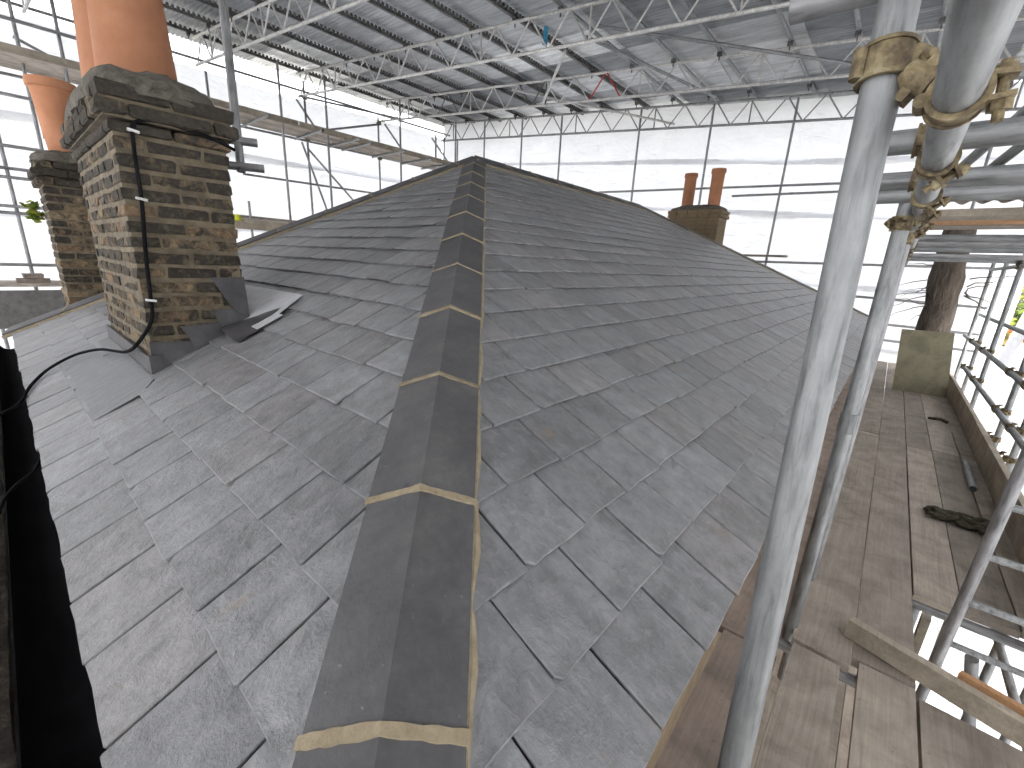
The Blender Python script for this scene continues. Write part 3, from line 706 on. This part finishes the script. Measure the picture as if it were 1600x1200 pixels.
# ------------------------------------------------------------------ scaffold tubes
TR = .02415
def tube(label, a, b_, mat=None, group='scaffold tubes', n=14, hollow=.0, name='scaffold_tube', r=TR):
    m_ = MB(); a, b_ = Vector(a), Vector(b_)
    # built along local Z so the grain of the zinc runs with the tube
    L = (b_-a).length; m_.tube((0, 0, -L/2), (0, 0, L/2), r, n, hollow=hollow)
    me = m_.mesh(name, mat or TUBE, 40)
    q_ = (b_-a).to_track_quat('Z', 'Y').to_matrix().to_4x4()
    return tag(inst(name, me, Matrix.Translation((a+b_)/2) @ q_), label, 'scaffold tube', group)
GLS = 'scaffold tubes by the left sheeting'; GBK = 'scaffold tubes by the back sheeting'; GRT = 'guard tubes along the right walkway'; GNR = 'scaffold tubes near the camera'
# left: inner and outer uprights
for i, (x, y, zt) in enumerate([(-3.13, 6.7, 2.5), (-2.69, 7.0, 2.5), (-2.26, 6.7, 2.5), (.912, 6.7, 2.66), (1.882, 6.7, 2.70), (3.81, 6.7, 2.75), (5.665, 6.7, 2.75)]):
    tube(ORD[i]+' upright of the inner row by the left sheeting, counted from the left', (x, y, -7.2), (x, y, zt), TUBED, GLS, 10)
for i, (x, zt) in enumerate([(-3.6, 2.35), (-.1, 2.35), (1.84, 2.75), (3.76, 2.5), (5.69, 2.52), (6.0, 2.5)]):
    tube(ORD[i]+' upright of the outer row close against the left sheeting, counted from the left', (x, 7.6, -7.2), (x, 7.6, zt), TUBED, GLS, 10)
for i, (a, b_) in enumerate([((1.653, 7.6, 2.337), (2.098, 7.6, 1.788)), ((3.956, 7.6, 2.379), (4.551, 7.6, 1.818)), ((5.547, 7.6, 2.389), (6.2, 7.6, 1.837))]):
    tube(ORD[i]+' short slanting brace above the left board walkway', a, b_, TUBED, GLS, 8)
tube('steep brace below the left walkway crossing in front of the sheeting', (1.68, 7.55, 1.466), (2.219, 7.55, -.058), TUBED, GLS, 8)
tube('long shallow brace below the left walkway running down to the left hip', (1.852, 7.65, 1.38), (3.3, 7.65, .07), TUBED, GLS, 8)
tube('long slanting brace high behind the smaller chimney pot', (-2.689, 7.6, 2.015), (-1.5, 7.6, 1.55), TUBED, GLS, 8)
tube('sloping tie between the walkway and the outer upright', (2.13, 7.5, 1.795), (3.78, 7.5, 2.322), TUBED, GLS, 8)
for lab, x0, x1, y, z0, z1 in [('ledger directly under the left board walkway', -4.5, 5.9, 7.55, 1.43, 1.56), ('ledger half way up the left sheeting behind the chimney pole', .35, 4.2, 7.52, .557, .62), ('top ledger above the edge of the left sheeting', -6, 6.3, 7.68, 2.45, 2.63),
        ('sloping tie tube under the top left ledger', 1.672, 4.507, 7.50, 2.393, 2.603), ('ledger low on the far left level with the hip foot', -6, -2.0, 6.62, -1.39, -1.39),
        ('ledger left of the smaller pot, just under its rim', -6, -2.2, 6.62, .98, .98), ('thin ledger far left at the middle of the smaller pot', -6, -2.0, 6.62, .29, .29),
        ('upper of two close ledgers far left', -6, -1.9, 6.62, -.017, -.017), ('lower of two close ledgers far left', -6, -1.9, 6.62, -.141, -.141), ('ledger far left by the green sprig', -6, -1.9, 6.62, -.545, -.545), ('second ledger far left, under the green sprig', -6, -1.9, 6.62, -.64, -.64), ('ledger high on the far left beside the big pots', -6, -1.5, 6.62, 1.95, 1.97)]:
    tube(lab, (x0, y, z0), (x1, y, z1), TUBED, GLS, 10)
for i, x in enumerate([.45, 1.55, 2.35, 2.7, 3.55, 4.45, 5.15]):
    tube(ORD[i]+' transom end poking out under the left board walkway', (x, 7.6, 1.50), (x, 6.15+.1*(i % 2), 1.50), TUBE, GLS, 10, .004)
tube('short post standing above the low left platform', (-.025, 6.3, -.95), (-.025, 6.3, -.09), TUBED, GLS, 8)
m_ = MB(); m_.lathe((-.27, 6.28, -.48), [(.0, 0), (.06, .005), (.075, .06), (.06, .11), (.0, .125)], 12); tag(m_.build('end_stop', YELLOW, smooth=True), 'bright yellow tube cap beside the near chimney edge', 'tube cap')
def walkway(label, name, items, loc):
    e_ = empty(name, loc, label, 'walkway')
    for a, b_, mt in items:
        m_ = MB(); m_.box(a, b_, .003); m_.build('plank', mt, e_)
    return e_
walkway('board walkway running along the left sheeting high behind the ridge', 'board_walkway', [((x0, y, 1.53), (x1, y+.215, 1.57), PLANK) for y in (6.62, 6.845, 7.07, 7.295) for x0, x1 in ((-5.5, -1.6), (-1.59, 2.3), (2.31, 6.2))]+[((x0, 6.595, 1.53), (x1, 6.615, 1.64), TIMBER) for x0, x1 in ((-5.5, 1.2), (1.22, 6.2))], (1, 7, 1.5))
walkway('low board platform beyond the left hip, right of the near chimney', 'board_platform', [((-1.0, y, -.40), (1.6, y+.215, -.36), PLANK) for y in (6.3, 6.525, 6.75)]+[((-.9, 6.26, -.62), (1.3, 6.29, -.44), TIMBER)], (0, 6.6, -.4))
walkway('low board platform at the foot of the left hip, far left', 'board_platform', [((-6, y, -1.70), (-2.0, y+.215, -1.66), PLANK) for y in (6.3, 6.525, 6.75, 6.975)]+[((-6, 6.22, -2.3), (-1.5, 6.26, -1.75), DARKSTEEL)], (-3, 6.6, -1.7))
m_ = MB(); m_.box((-3.32, 6.55, -1.655), (-2.95, 6.8, -1.59), .01); m_.box((-3.24, 6.6, -1.59), (-3.02, 6.75, -1.53), .01); tag(m_.build('sole_board', PLANKR), 'reddish sole board stack under the far left uprights', 'timber')
# pole hanging beside the near chimney
tube('bright pole hanging beside the big chimney, ending above the slates', (-2.215, .03, 1.9), (-2.352, -.345, -.53), TUBE, GNR, 16, .004)
tube('short horizontal tube at the foot of the pole behind the near chimney', (-2.95, -.05, -.50), (-2.24, -.41, -.50), TUBED, GNR, 14, .004)
tube('short horizontal tube just above the pole foot behind the near chimney', (-2.95, -.03, -.35), (-2.25, -.37, -.35), TUBED, GNR, 14, .004)
# back wall
for i, (y, zt) in enumerate([(7.17, 2.45), (6.2, 2.80), (4.97, 2.75), (3.8, 2.70), (1.775, 2.58), (.21, 2.52), (-1.33, 2.43), (-2.9, 2.4), (-4.3, 2.3)]):
    tube(ORD[i]+' upright along the back sheeting, counted from the left', (BW(y)+.06, y, -7.2), (BW(y)+.06, y, zt), TUBED, GBK, 10)
tube('upper ledger behind the two far pots', (BW(2.6), 2.6, .81), (BW(-4.5), -4.5, .79), TUBED, GBK, 10)
tube('short ledger starting right of the far pots', (BW(-.47)-.06, -.47, .616), (BW(-4.5)-.06, -4.5, .66), TUBED, GBK, 10)
tube('low ledger emerging behind the far hip', (BW(.5)-.05, .5, -.74), (BW(-4.8)-.05, -4.8, -.70), TUBED, GBK, 10)
tube('ledger low on the back sheeting, upper of three near the panel', (BW(-2)-.05, -2, -1.30), (BW(-4.9)-.05, -4.9, -1.38), TUBED, GBK, 10)
tube('ledger low on the back sheeting, middle of three near the panel', (BW(-2)-.05, -2, -1.78), (BW(-4.9)-.05, -4.9, -1.86), TUBED, GBK, 10)
tube('ledger low on the back sheeting, lowest of three near the panel', (BW(-2)-.12, -2, -2.08), (BW(-4.9)-.12, -4.9, -2.16), TUBED, GBK, 10)
m_ = MB(); m_.box((7.15, -1.75, -.63), (7.37, .2, -.59)); tag(m_.build('scaffold_board', PLANK), 'single board poking out past the far hip below the squat chimney', 'board')
tube('long slanting brace from the middle beam down to the back beam', (4.3, 3.4, 2.5), (7.2, 1.0, 2.2), TUBEW, GBK, 8)
tube('white prop slanting between two beams above the roof peak', (2.75, .95, 2.12), (4.55, 2.75, 2.2), TUBEW, GBK, 10)
tube('dark tie tube slanting under the tin towards the thick pale pole', (2.864, .525, 2.376), (5.2, -2.44, 2.0), TUBED, GNR, 14)
tube('grey tie tube crossing the purlins above the far chimney', (3.2, .9, 2.45), (5.6, -.4, 2.05), TUBE, GBK, 10)

# ------------------------------------------------------------------ right walkway
ZP = -2.52
def pk(x0, x1, y0, y1, mt=PLANK, dz=0): return ((x0, y0, ZP-.038+dz), (x1, y1, ZP+dz), mt)
items = [pk(-1.45, 2.2, -3.780, -3.575), pk(2.21, 4.85, -3.780, -3.575), pk(4.86, 7.6, -3.775, -3.575), pk(-1.385, 1.62, -3.986, -3.784), pk(1.63, 5.2, -3.987, -3.784), pk(5.21, 7.6, -3.98, -3.784),
         pk(-.68, 2.0, -4.170, -3.991), pk(2.01, 5.4, -4.171, -3.991), pk(-.66, 2.05, -4.364, -4.174), pk(2.06, 5.2, -4.364, -4.175), pk(-.64, 2.9, -4.464, -4.368), pk(2.91, 6.3, -4.466, -4.368),
         pk(-3.6, -1.47, -3.752, -3.585, PLANK, -.004), pk(-3.8, -1.40, -3.982, -3.806, PLANK, .003), pk(-3.7, -1.43, -4.30, -3.994, PLANK, -.006), pk(-3.7, -1.40, -4.6, -4.31, PLANK),
         pk(-3.9, -1.55, -3.545, -3.33, PLANKR, -.05), pk(-1.54, 1.9, -3.535, -3.22, PLANKR, -.05), pk(1.91, 7.5, -3.535, -3.22, PLANKR, -.05), pk(5.4, 7.6, -4.36, -3.99)]
walkway('weathered scaffold board walkway along the right eave', 'board_walkway', items, (2, -4, ZP-.04))
m_ = MB(); m_.box((-.9, -4.505, ZP-.05), (2.6, -4.467, ZP+.225), .003); tag(m_.build('toe_board', TIMBER), 'near length of toe board edging the walkway beside the short tube', 'toe board', 'toe boards on the walkway edge')
m_ = MB(); m_.box((2.62, -4.51, ZP-.05), (6.2, -4.472, ZP+.22), .003); tag(m_.build('toe_board', TIMBER), 'far length of toe board edging the walkway beside the plywood panel', 'toe board', 'toe boards on the walkway edge')
walkway('lower board walkway seen through the plank gaps and the hatch', 'board_walkway', [((x0, y, -4.55), (x1, y+.22, -4.51), PLANK) for y in (-4.46, -4.235, -4.01, -3.785, -3.56, -3.335) for x0, x1 in ((-5.5, -1.9), (-1.89, 2.0), (2.01, 6))], (1, -4, -4.55))
# uprights and rails on the right
for i, (x, y) in enumerate([(6.4, -4.62), (5.3, -4.62), (4.25, -4.62), (2.52, -4.62), (1.8, -4.62), (.5, -4.62)]):
    tube(ORD[i]+' upright behind the toe board, counted from the far end', (x, y, -7.2), (x, y, -.60 if i != 2 else 1.2), TUBE, GRT, 14)
tube('lower guard rail tube along the right of the walkway', (-1.2, -4.555, -2.125), (5.4, -4.555, -2.125), TUBE, GRT, 16, .004)
tube('upper guard rail tube along the right of the walkway', (-.9, -4.555, -1.76), (6.3, -4.555, -1.76), TUBE, GRT, 16, .004)
tube('outer rail tube between the guard rail and the right sheeting', (1.0, -4.70, -1.45), (7, -4.70, -1.45), TUBE, GRT, 12)
# near uprights, ledger and transoms
tube('thick pale pole close to the camera leaning in front of the eave', (-2.528, -3.500, -.345), (-2.86, -3.586, -2.68), TUBE, GNR, 28, .004)
tube('upright pole standing in the slot between eave and walkway', (-1.36, -3.56, -2.62), (-1.36, -3.56, -.66), TUBE, GNR, 24, .004)
tube('darker upright pole just behind the slot pole', (-.93, -3.575, -3.2), (-.93, -3.575, -.66), TUBED, GNR, 20, .004)
m_ = MB(); m_.tube((-1.36, -3.56, -1.58), (-1.36, -3.56, -1.50), .029, 20, hollow=.004); tag(m_.build('tube_collar', TUBE, smooth=40), 'sleeve collar round the slot pole half way up', 'collar')
tube('big ledger tube running overhead along the walkway to the far end', (-3.05, -3.597, -.76), (4.4, -3.612, -.76), TUBE, GNR, 28, .004)
tube('dark blurred tube end at the top edge above the pale pole', (-2.56, -3.375, -.585), (-2.56, -4.6, -.60), TUBED, GNR, 24, .004)
for i, (x, nm) in enumerate([(-2.155, 'nearest'), (-1.68, 'second'), (-1.38, 'third')]):
    tube(nm+' overhead transom tube crossing the walkway, right edge', (x, -3.50+.02*i, -.711), (x+.02, -4.75, -.711), TUBE, GNR, 20, .004)
for i, x in enumerate([.62, 1.15, 1.95, 3.2, 4.3]):
    tube(ORD[i]+' overhead transom beyond the stacked boards, counted from the near end', (x, -3.5, -.711), (x, -4.8, -.711), TUBED if i % 2 else TUBE, GNR, 12, .004)
tube('slanting brace at the top right edge, upper of two', (-.346, -3.93, -.136), (.16, -3.70, -.40), TUBE, GNR, 14, .004)
tube('slanting brace at the top right edge, lower of two', (-.374, -3.97, -.27), (.2, -3.76, -.48), TUBE, GNR, 14, .004)
tube('outer ledger tube under the overhead boards', (-2.4, -4.62, -.76), (6.5, -4.62, -.76), TUBE, GNR, 14)
# boards and a scrap of tin stacked on the overhead transoms
for i, (x0, x1, z, mt, lab) in enumerate([(-.42, -.20, -.684, TIMBER, 'nearest overhead board on the transoms below the tin scrap'), (-.18, .04, -.682, ORANGEW, 'orange toned overhead board lying on the transoms'), (.08, .30, -.684, PLANK, 'grey overhead board furthest along the stack on the transoms')]):
    m_ = MB(); m_.box((x0, -4.75, z), (x1, -3.62, z+.036), .003); tag(m_.build('scaffold_board', mt), lab, 'board', 'boards stacked overhead')
m_ = MB(); n_ = 40
for j in range(2):
    for i in range(n_+1): m_.v.append((-.55+.5*j, -3.70-.5*i/n_, -.620+.04*j+.009*math.sin(2*math.pi*i/n_*6.5)))
m_.f = [(i, i+1, n_+2+i, n_+1+i) for i in range(n_)]; tag(m_.build('tin_offcut', TIN, smooth=True), 'scrap of corrugated tin on top of the overhead boards', 'tin sheet')
m_ = MB(); m_.box((-.55, -4.75, -.645), (-.30, -3.95, -.61), .006); tag(m_.build('scaffold_board', PLANK), 'dark offcut board leaning over the tin scrap at the right edge', 'board', 'boards stacked overhead')

# couplers -----------------------------------------------------------
CM = {}
def coupler_meshes():
    def ring(ro, ri, wd):
        m_ = MB(); m_.tube((0, 0, -wd/2), (0, 0, wd/2), ro, 24, hollow=ro-ri)
        return m_
    s = ring(.0296, .0246, .046)
    for zz in (-.0215, .0215): s.tube((0, 0, zz-.0025), (0, 0, zz+.0025), .0325, 24, hollow=.006)
    for sg in (-1, 1):
        s.prism([(.022, sg*.012, -.022), (.052, sg*.009, -.014), (.052, sg*.009, .014), (.022, sg*.012, .022)], (0, sg*.006, 0))
    s.tube((-.034, 0, -.02), (-.034, 0, .02), .009, 10)
    CM['strap'] = s.mesh('strap', COUPLER, 35)
    bo = MB(); bo.tube((.040, -.030, 0), (.040, .040, 0), .006, 10); bo.tube((.040, .0155, 0), (.040, .027, 0), .0118, 6); bo.tube((.040, -.024, 0), (.040, -.0155, 0), .0105, 12)
    CM['bolt'] = bo.mesh('bolt', COUPLER, 35)
    bd = MB(); bd.tube((0, 0, -.02), (0, 0, .02), .019, 14); bd.box((-.030, -.011, -.007), (.030, .011, .007)); CM['body'] = bd.mesh('body', COUPLER, 35)
coupler_meshes()
def frame(z, xh, loc):
    z = Vector(z).normalized(); x = Vector(xh)-z*Vector(xh).dot(z); x.normalize(); y = z.cross(x)
    return Matrix(((x.x, y.x, z.x, loc[0]), (x.y, y.y, z.y, loc[1]), (x.z, y.z, z.z, loc[2]), (0, 0, 0, 1)))
def coupler(label, pa, da, ha, pb, db, hb):
    pa, pb = Vector(pa), Vector(pb); mid = (pa+pb)/2
    e_ = empty('scaffold_coupler', mid, label, 'coupler', 'scaffold couplers')
    for p, d, h in ((pa, da, ha), (pb, db, hb)):
        fr = frame(d, h, p); inst('strap', CM['strap'], fr, e_); inst('bolt', CM['bolt'], fr, e_)
    n_ = (pb-pa); inst('body', CM['body'], frame(n_, da, mid), e_)
    return e_
pd = Vector((-2.528, -3.500, -.345))-Vector((-2.86, -3.586, -2.68)); pd.normalize()
P1 = lambda z: Vector((-2.528, -3.500, -.345))+pd*((z+.345)/pd.z)
coupler('large golden coupler joining the thick pale pole to the big ledger', P1(-.70), pd, (.5, -.85, .15), (-2.60, -3.598, -.76), (1, 0, 0), (0, -.95, .1))
coupler('golden coupler where the nearest overhead transom meets the big ledger', (-2.20, -3.599, -.76), (1, 0, 0), (0, -.6, -.8), (-2.155, -3.58, -.711), (0, 1, 0), (1, 0, .3))
coupler('coupler where the second overhead transom meets the big ledger', (-1.72, -3.60, -.76), (1, 0, 0), (0, -.7, -.7), (-1.68, -3.58, -.711), (0, 1, 0), (1, 0, .3))
coupler('coupler at the head of the slot pole under the big ledger', (-1.36, -3.56, -.80), (0, 0, 1), (-1, .6, 0), (-1.34, -3.60, -.76), (1, 0, 0), (0, -.8, -.6))
coupler('coupler at the head of the darker upright pole', (-.93, -3.575, -.82), (0, 0, 1), (-1, .6, 0), (-.90, -3.602, -.76), (1, 0, 0), (0, -.8, -.6))
for i, x in enumerate([.62, 1.15, 1.95, 3.2]):
    coupler(ORD[i]+' small coupler in the cluster down the big ledger beyond the boards', (x-.03, -3.605, -.76), (1, 0, 0), (0, .3, -1), (x, -3.58, -.711), (0, 1, 0), (-1, .3, -.4))
for i, (x, z) in enumerate([(5.3, -2.125), (4.25, -2.125), (2.52, -2.125), (1.8, -2.125), (.5, -2.125), (5.3, -1.76), (4.25, -1.76), (2.52, -1.76), (1.8, -1.76)]):
    coupler(ORD[i % 5]+' coupler from the far end on the '+('lower' if z < -2 else 'upper')+' right guard rail', (x, -4.62, z), (0, 0, 1), (-1, .3, 0), (x+.02, -4.555, z), (1, 0, 0), (0, .3, 1))
for i, (x, z) in enumerate([(2.52, ZP+.12), (1.8, ZP+.14)]):
    coupler(('far' if i == 0 else 'near')+' coupler clamping the toe board to its upright', (x, -4.62, z), (0, 0, 1), (-1, .3, 0), (x+.03, -4.56, z), (1, .2, 0), (0, .3, 1))
for i, x in enumerate([.8, 1.6, 2.5, 3.4, 4.25]):
    coupler(ORD[i]+' coupler from the near end under the outer overhead ledger', (x, -4.62, -.76), (1, 0, 0), (0, .5, -1), (x+.04, -4.60, -.72), (0, 1, 0), (1, 0, -.5))
for i, (x, z) in enumerate([(1.84, 1.55), (3.76, 1.5), (5.69, 1.5), (1.84, 2.4), (3.76, 2.35)]):
    coupler(ORD[i % 3]+' far coupler from the left '+('under' if i < 3 else 'above')+' the left board walkway', (x, 7.6, z), (0, 0, 1), (-1, -.3, 0), (x, 7.53, z), (1, 0, 0), (0, -.3, 1))
# ladder through the hatch
ld = empty('ladder', (-.9, -4.3, -3.6), 'dark metal ladder rising through the walkway hatch', 'ladder')
la, lb = Vector((-.80, -4.10, -3.9)), Vector((-1.07, -4.10, -1.2))
for dy in (0, -.38):
    m_ = MB(); m_.tube(la+Vector((0, dy, 0)), lb+Vector((0, dy, 0)), .021, 14); m_.build('stile', TUBED, ld, smooth=40)
for i in range(11):
    p = la+(lb-la)*((i+.6)/11.2); m_ = MB(); m_.tube(p+Vector((0, .01, 0)), p+Vector((0, -.39, 0)), .0145, 12); m_.build('rung', TUBE, ld, smooth=40)
# things lying about
pp = MB(); pp.prism([(4.84, -3.86, ZP+.004), (4.84, -4.44, ZP+.004), (5.02, -4.33, ZP+.88), (5.02, -3.78, ZP+.86)], (.014, 0, 0)); tag(pp.build('plywood_panel', PLY, fixn=True), 'olive plywood panel propped upright across the end of the walkway', 'panel')
m_ = MB(); a, b_ = Vector((-1.25, -3.755, -2.478)), Vector((-1.62, -4.60, -2.40)); dd = (b_-a).normalized(); sx = dd.cross(Vector((0, 0, 1))).normalized()
m_.obox((a+b_)/2, dd*(b_-a).length, sx*.04, Vector((0, 0, .085))); tag(m_.build('loose_board', TIMBER), 'pale loose board lying across the walkway in front of the hatch', 'board')
m_ = MB(); a2, b2 = a+dd*.34-sx*.036+Vector((0, 0, .03)), b_-sx*.036+Vector((0, 0, .045)); m_.obox((a2+b2)/2, dd*(b2-a2).length, sx*.026, Vector((0, 0, .05))); tag(m_.build('loose_batten', ORANGEW), 'thin orange batten lying against the loose pale board', 'batten')
tube('short offcut of tube lying on the planks by the toe board', (1.15, -4.365, ZP+.0245), (1.80, -4.375, ZP+.0245), TUBED, GRT, 14, .004)
m_ = MB()
for i in range(9):
    pts = []; x, y = .42+random.uniform(-.05, .05), -4.06-random.uniform(0, .05)
    for k_ in range(9):
        pts.append((x+random.uniform(-.03, .03), y, ZP+.015+random.uniform(0, .035))); y -= .036+random.uniform(-.008, .012); x += random.uniform(-.025, .02)
    m_.path(spline(pts, 3), .012, 6, [.006+.012*abs(math.sin(q_*.37+i)) for q_ in range(len(spline(pts, 3)))])
for i in range(14):
    c_ = Vector((.40+random.uniform(-.06, .06), -4.34+random.uniform(-.06, .06), ZP+.012)); a_ = random.uniform(0, 6.28)
    m_.path(spline([c_, c_+Vector((.04*math.cos(a_), .04*math.sin(a_), .025)), c_+Vector((.08*math.cos(a_+.6), .08*math.sin(a_+.6), .0))], 4), .004, 5)
tag(m_.build('rag', RAGM, smooth=True), 'crumpled dark rag and rope ends on the walkway planks', 'rag')
m_ = MB(); m_.path(spline([(3.3, -4.36, ZP+.01), (3.32, -4.30, ZP+.03), (3.38, -4.26, ZP+.015), (3.36, -4.2, ZP+.01)]), .018, 6); tag(m_.build('glove', RAGM, smooth=True), 'small dark glove on the planks near the plywood panel', 'glove')
# below the hatch
for i, (a, b_, mt) in enumerate([((-1.6, -4.62, -3.3), (.8, -4.62, -3.3), TUBED), ((-.62, -4.02, -7.2), (-.62, -4.02, -2.62), TUBE), ((-.55, -4.75, -7.2), (-.55, -4.75, -2.7), TUBED), ((-.2, -4.7, -4.6), (-.9, -4.2, -2.6), TUBED), ((-.66, -3.6, -2.585), (-.66, -4.7, -2.585), TUBED), ((-1.44, -3.5, -2.585), (-1.44, -4.7, -2.585), TUBED), ((.3, -4.75, -7.2), (.3, -4.75, -2.7), TUBED)]):
    tube(ORD[i]+' of the tubes seen through the hatch below the walkway', a, b_, mt, 'tubes below the hatch', 12)
m_ = MB(); m_.box((-.80, -4.06, -3.5), (-.75, -4.03, -2.56), .003); tag(m_.build('hatch_post', TIMBER), 'pale timber upright in the left side of the hatch', 'timber')
m_ = MB(); m_.box((-.60, -4.085, -2.80), (-.57, -4.065, -2.69), .002); tag(m_.build('safety_tag', ORANGE), 'small orange red safety tag inside the hatch', 'tag')

# ------------------------------------------------------------------ tree, sprig, garden beyond the hole
def leaves(m_, c, rx, ry, rz, n_, s):
    c = Vector(c)
    for _ in range(n_):
        d = Vector((random.gauss(0, 1), random.gauss(0, 1), random.gauss(0, 1))).normalized()*(random.random()**.45)
        p = c+Vector((d.x*rx, d.y*ry, d.z*rz)); u = Vector((random.gauss(0, 1), random.gauss(0, 1), random.gauss(0, .6))).normalized(); v = u.orthogonal().normalized()
        s_ = s*random.uniform(.6, 1.4); m_.add([p-u*s_, p-v*s_*.45, p+u*s_, p+v*s_*.45+Vector((0, 0, s_*.2))], [(0, 1, 2, 3)])
tree = empty('tree', (6.2, -4.32, -7.2), 'dark bare tree trunk growing up through the scaffold behind the plywood panel', 'tree')
m_ = MB(); pts = [(6.25+.01*math.sin(i*.9), -4.33+.008*math.sin(i*1.7)+.012*i, -7.2+i*.42) for i in range(18)]
m_.path(spline(pts, 3), .2, 16, [(.25-.0012*i)*(1+.04*math.sin(i*1.3)) for i in range(52)]); 
m_.v = [(x+.025*noise.noise((x*5, y*5, z*4)), y+.03*noise.noise((x*6, y*5, z*4+9)), z) for x, y, z in m_.v]
m_.build('trunk', BARK, tree, smooth=True)
m_ = MB()
for i in range(16):
    z = random.uniform(-1.5, -.75); p = Vector((6.2, -4.2+(-.2 if i % 3 == 0 else .08), z)); pts = [p]
    d = Vector((random.uniform(-.5, .1), (1 if i % 3 else -1)*random.uniform(.5, 1), random.uniform(-.5, .5)))
    for k_ in range(6): p = p+d*.10+Vector((random.uniform(-.04, .04), random.uniform(-.04, .04), random.uniform(-.05, .03))); pts.append(p)
    m_.path(pts, .008, 5, [.011-.0015*k_ for k_ in range(7)])
m_.build('twigs', BARK, tree)
m_ = MB(); leaves(m_, (-3.16, 2.43, -.76), .09, .12, .09, 70, .035); tag(m_.build('plant_sprig', LEAFG), 'green leafy sprig beside the slimmer chimney at the far left', 'plant')
for nm, c, r_, mt, lab in (('shrub', (13, -6.5, -1.7), (1.8, 1.3, 1.6), LEAFG, 'yellow green shrub seen through the hole in the right sheeting'), ('shrub', (11.6, -6.6, -3.2), (2.2, 1.5, 1.6), LEAFO, 'autumn brown shrub seen low through the hole in the right sheeting')):
    e_ = empty(nm, (c[0], c[1], -7.2), lab, 'shrub'); m_ = MB(); leaves(m_, c, *r_, 2600, .09); m_.build('crown', mt, e_)
    m_ = MB(); m_.path([(c[0], c[1], -7.2), (c[0]+.1, c[1], -5), (c[0], c[1]+.1, c[2])], .08, 8, [.1, .07, .03]); m_.build('trunk', BARK, e_)
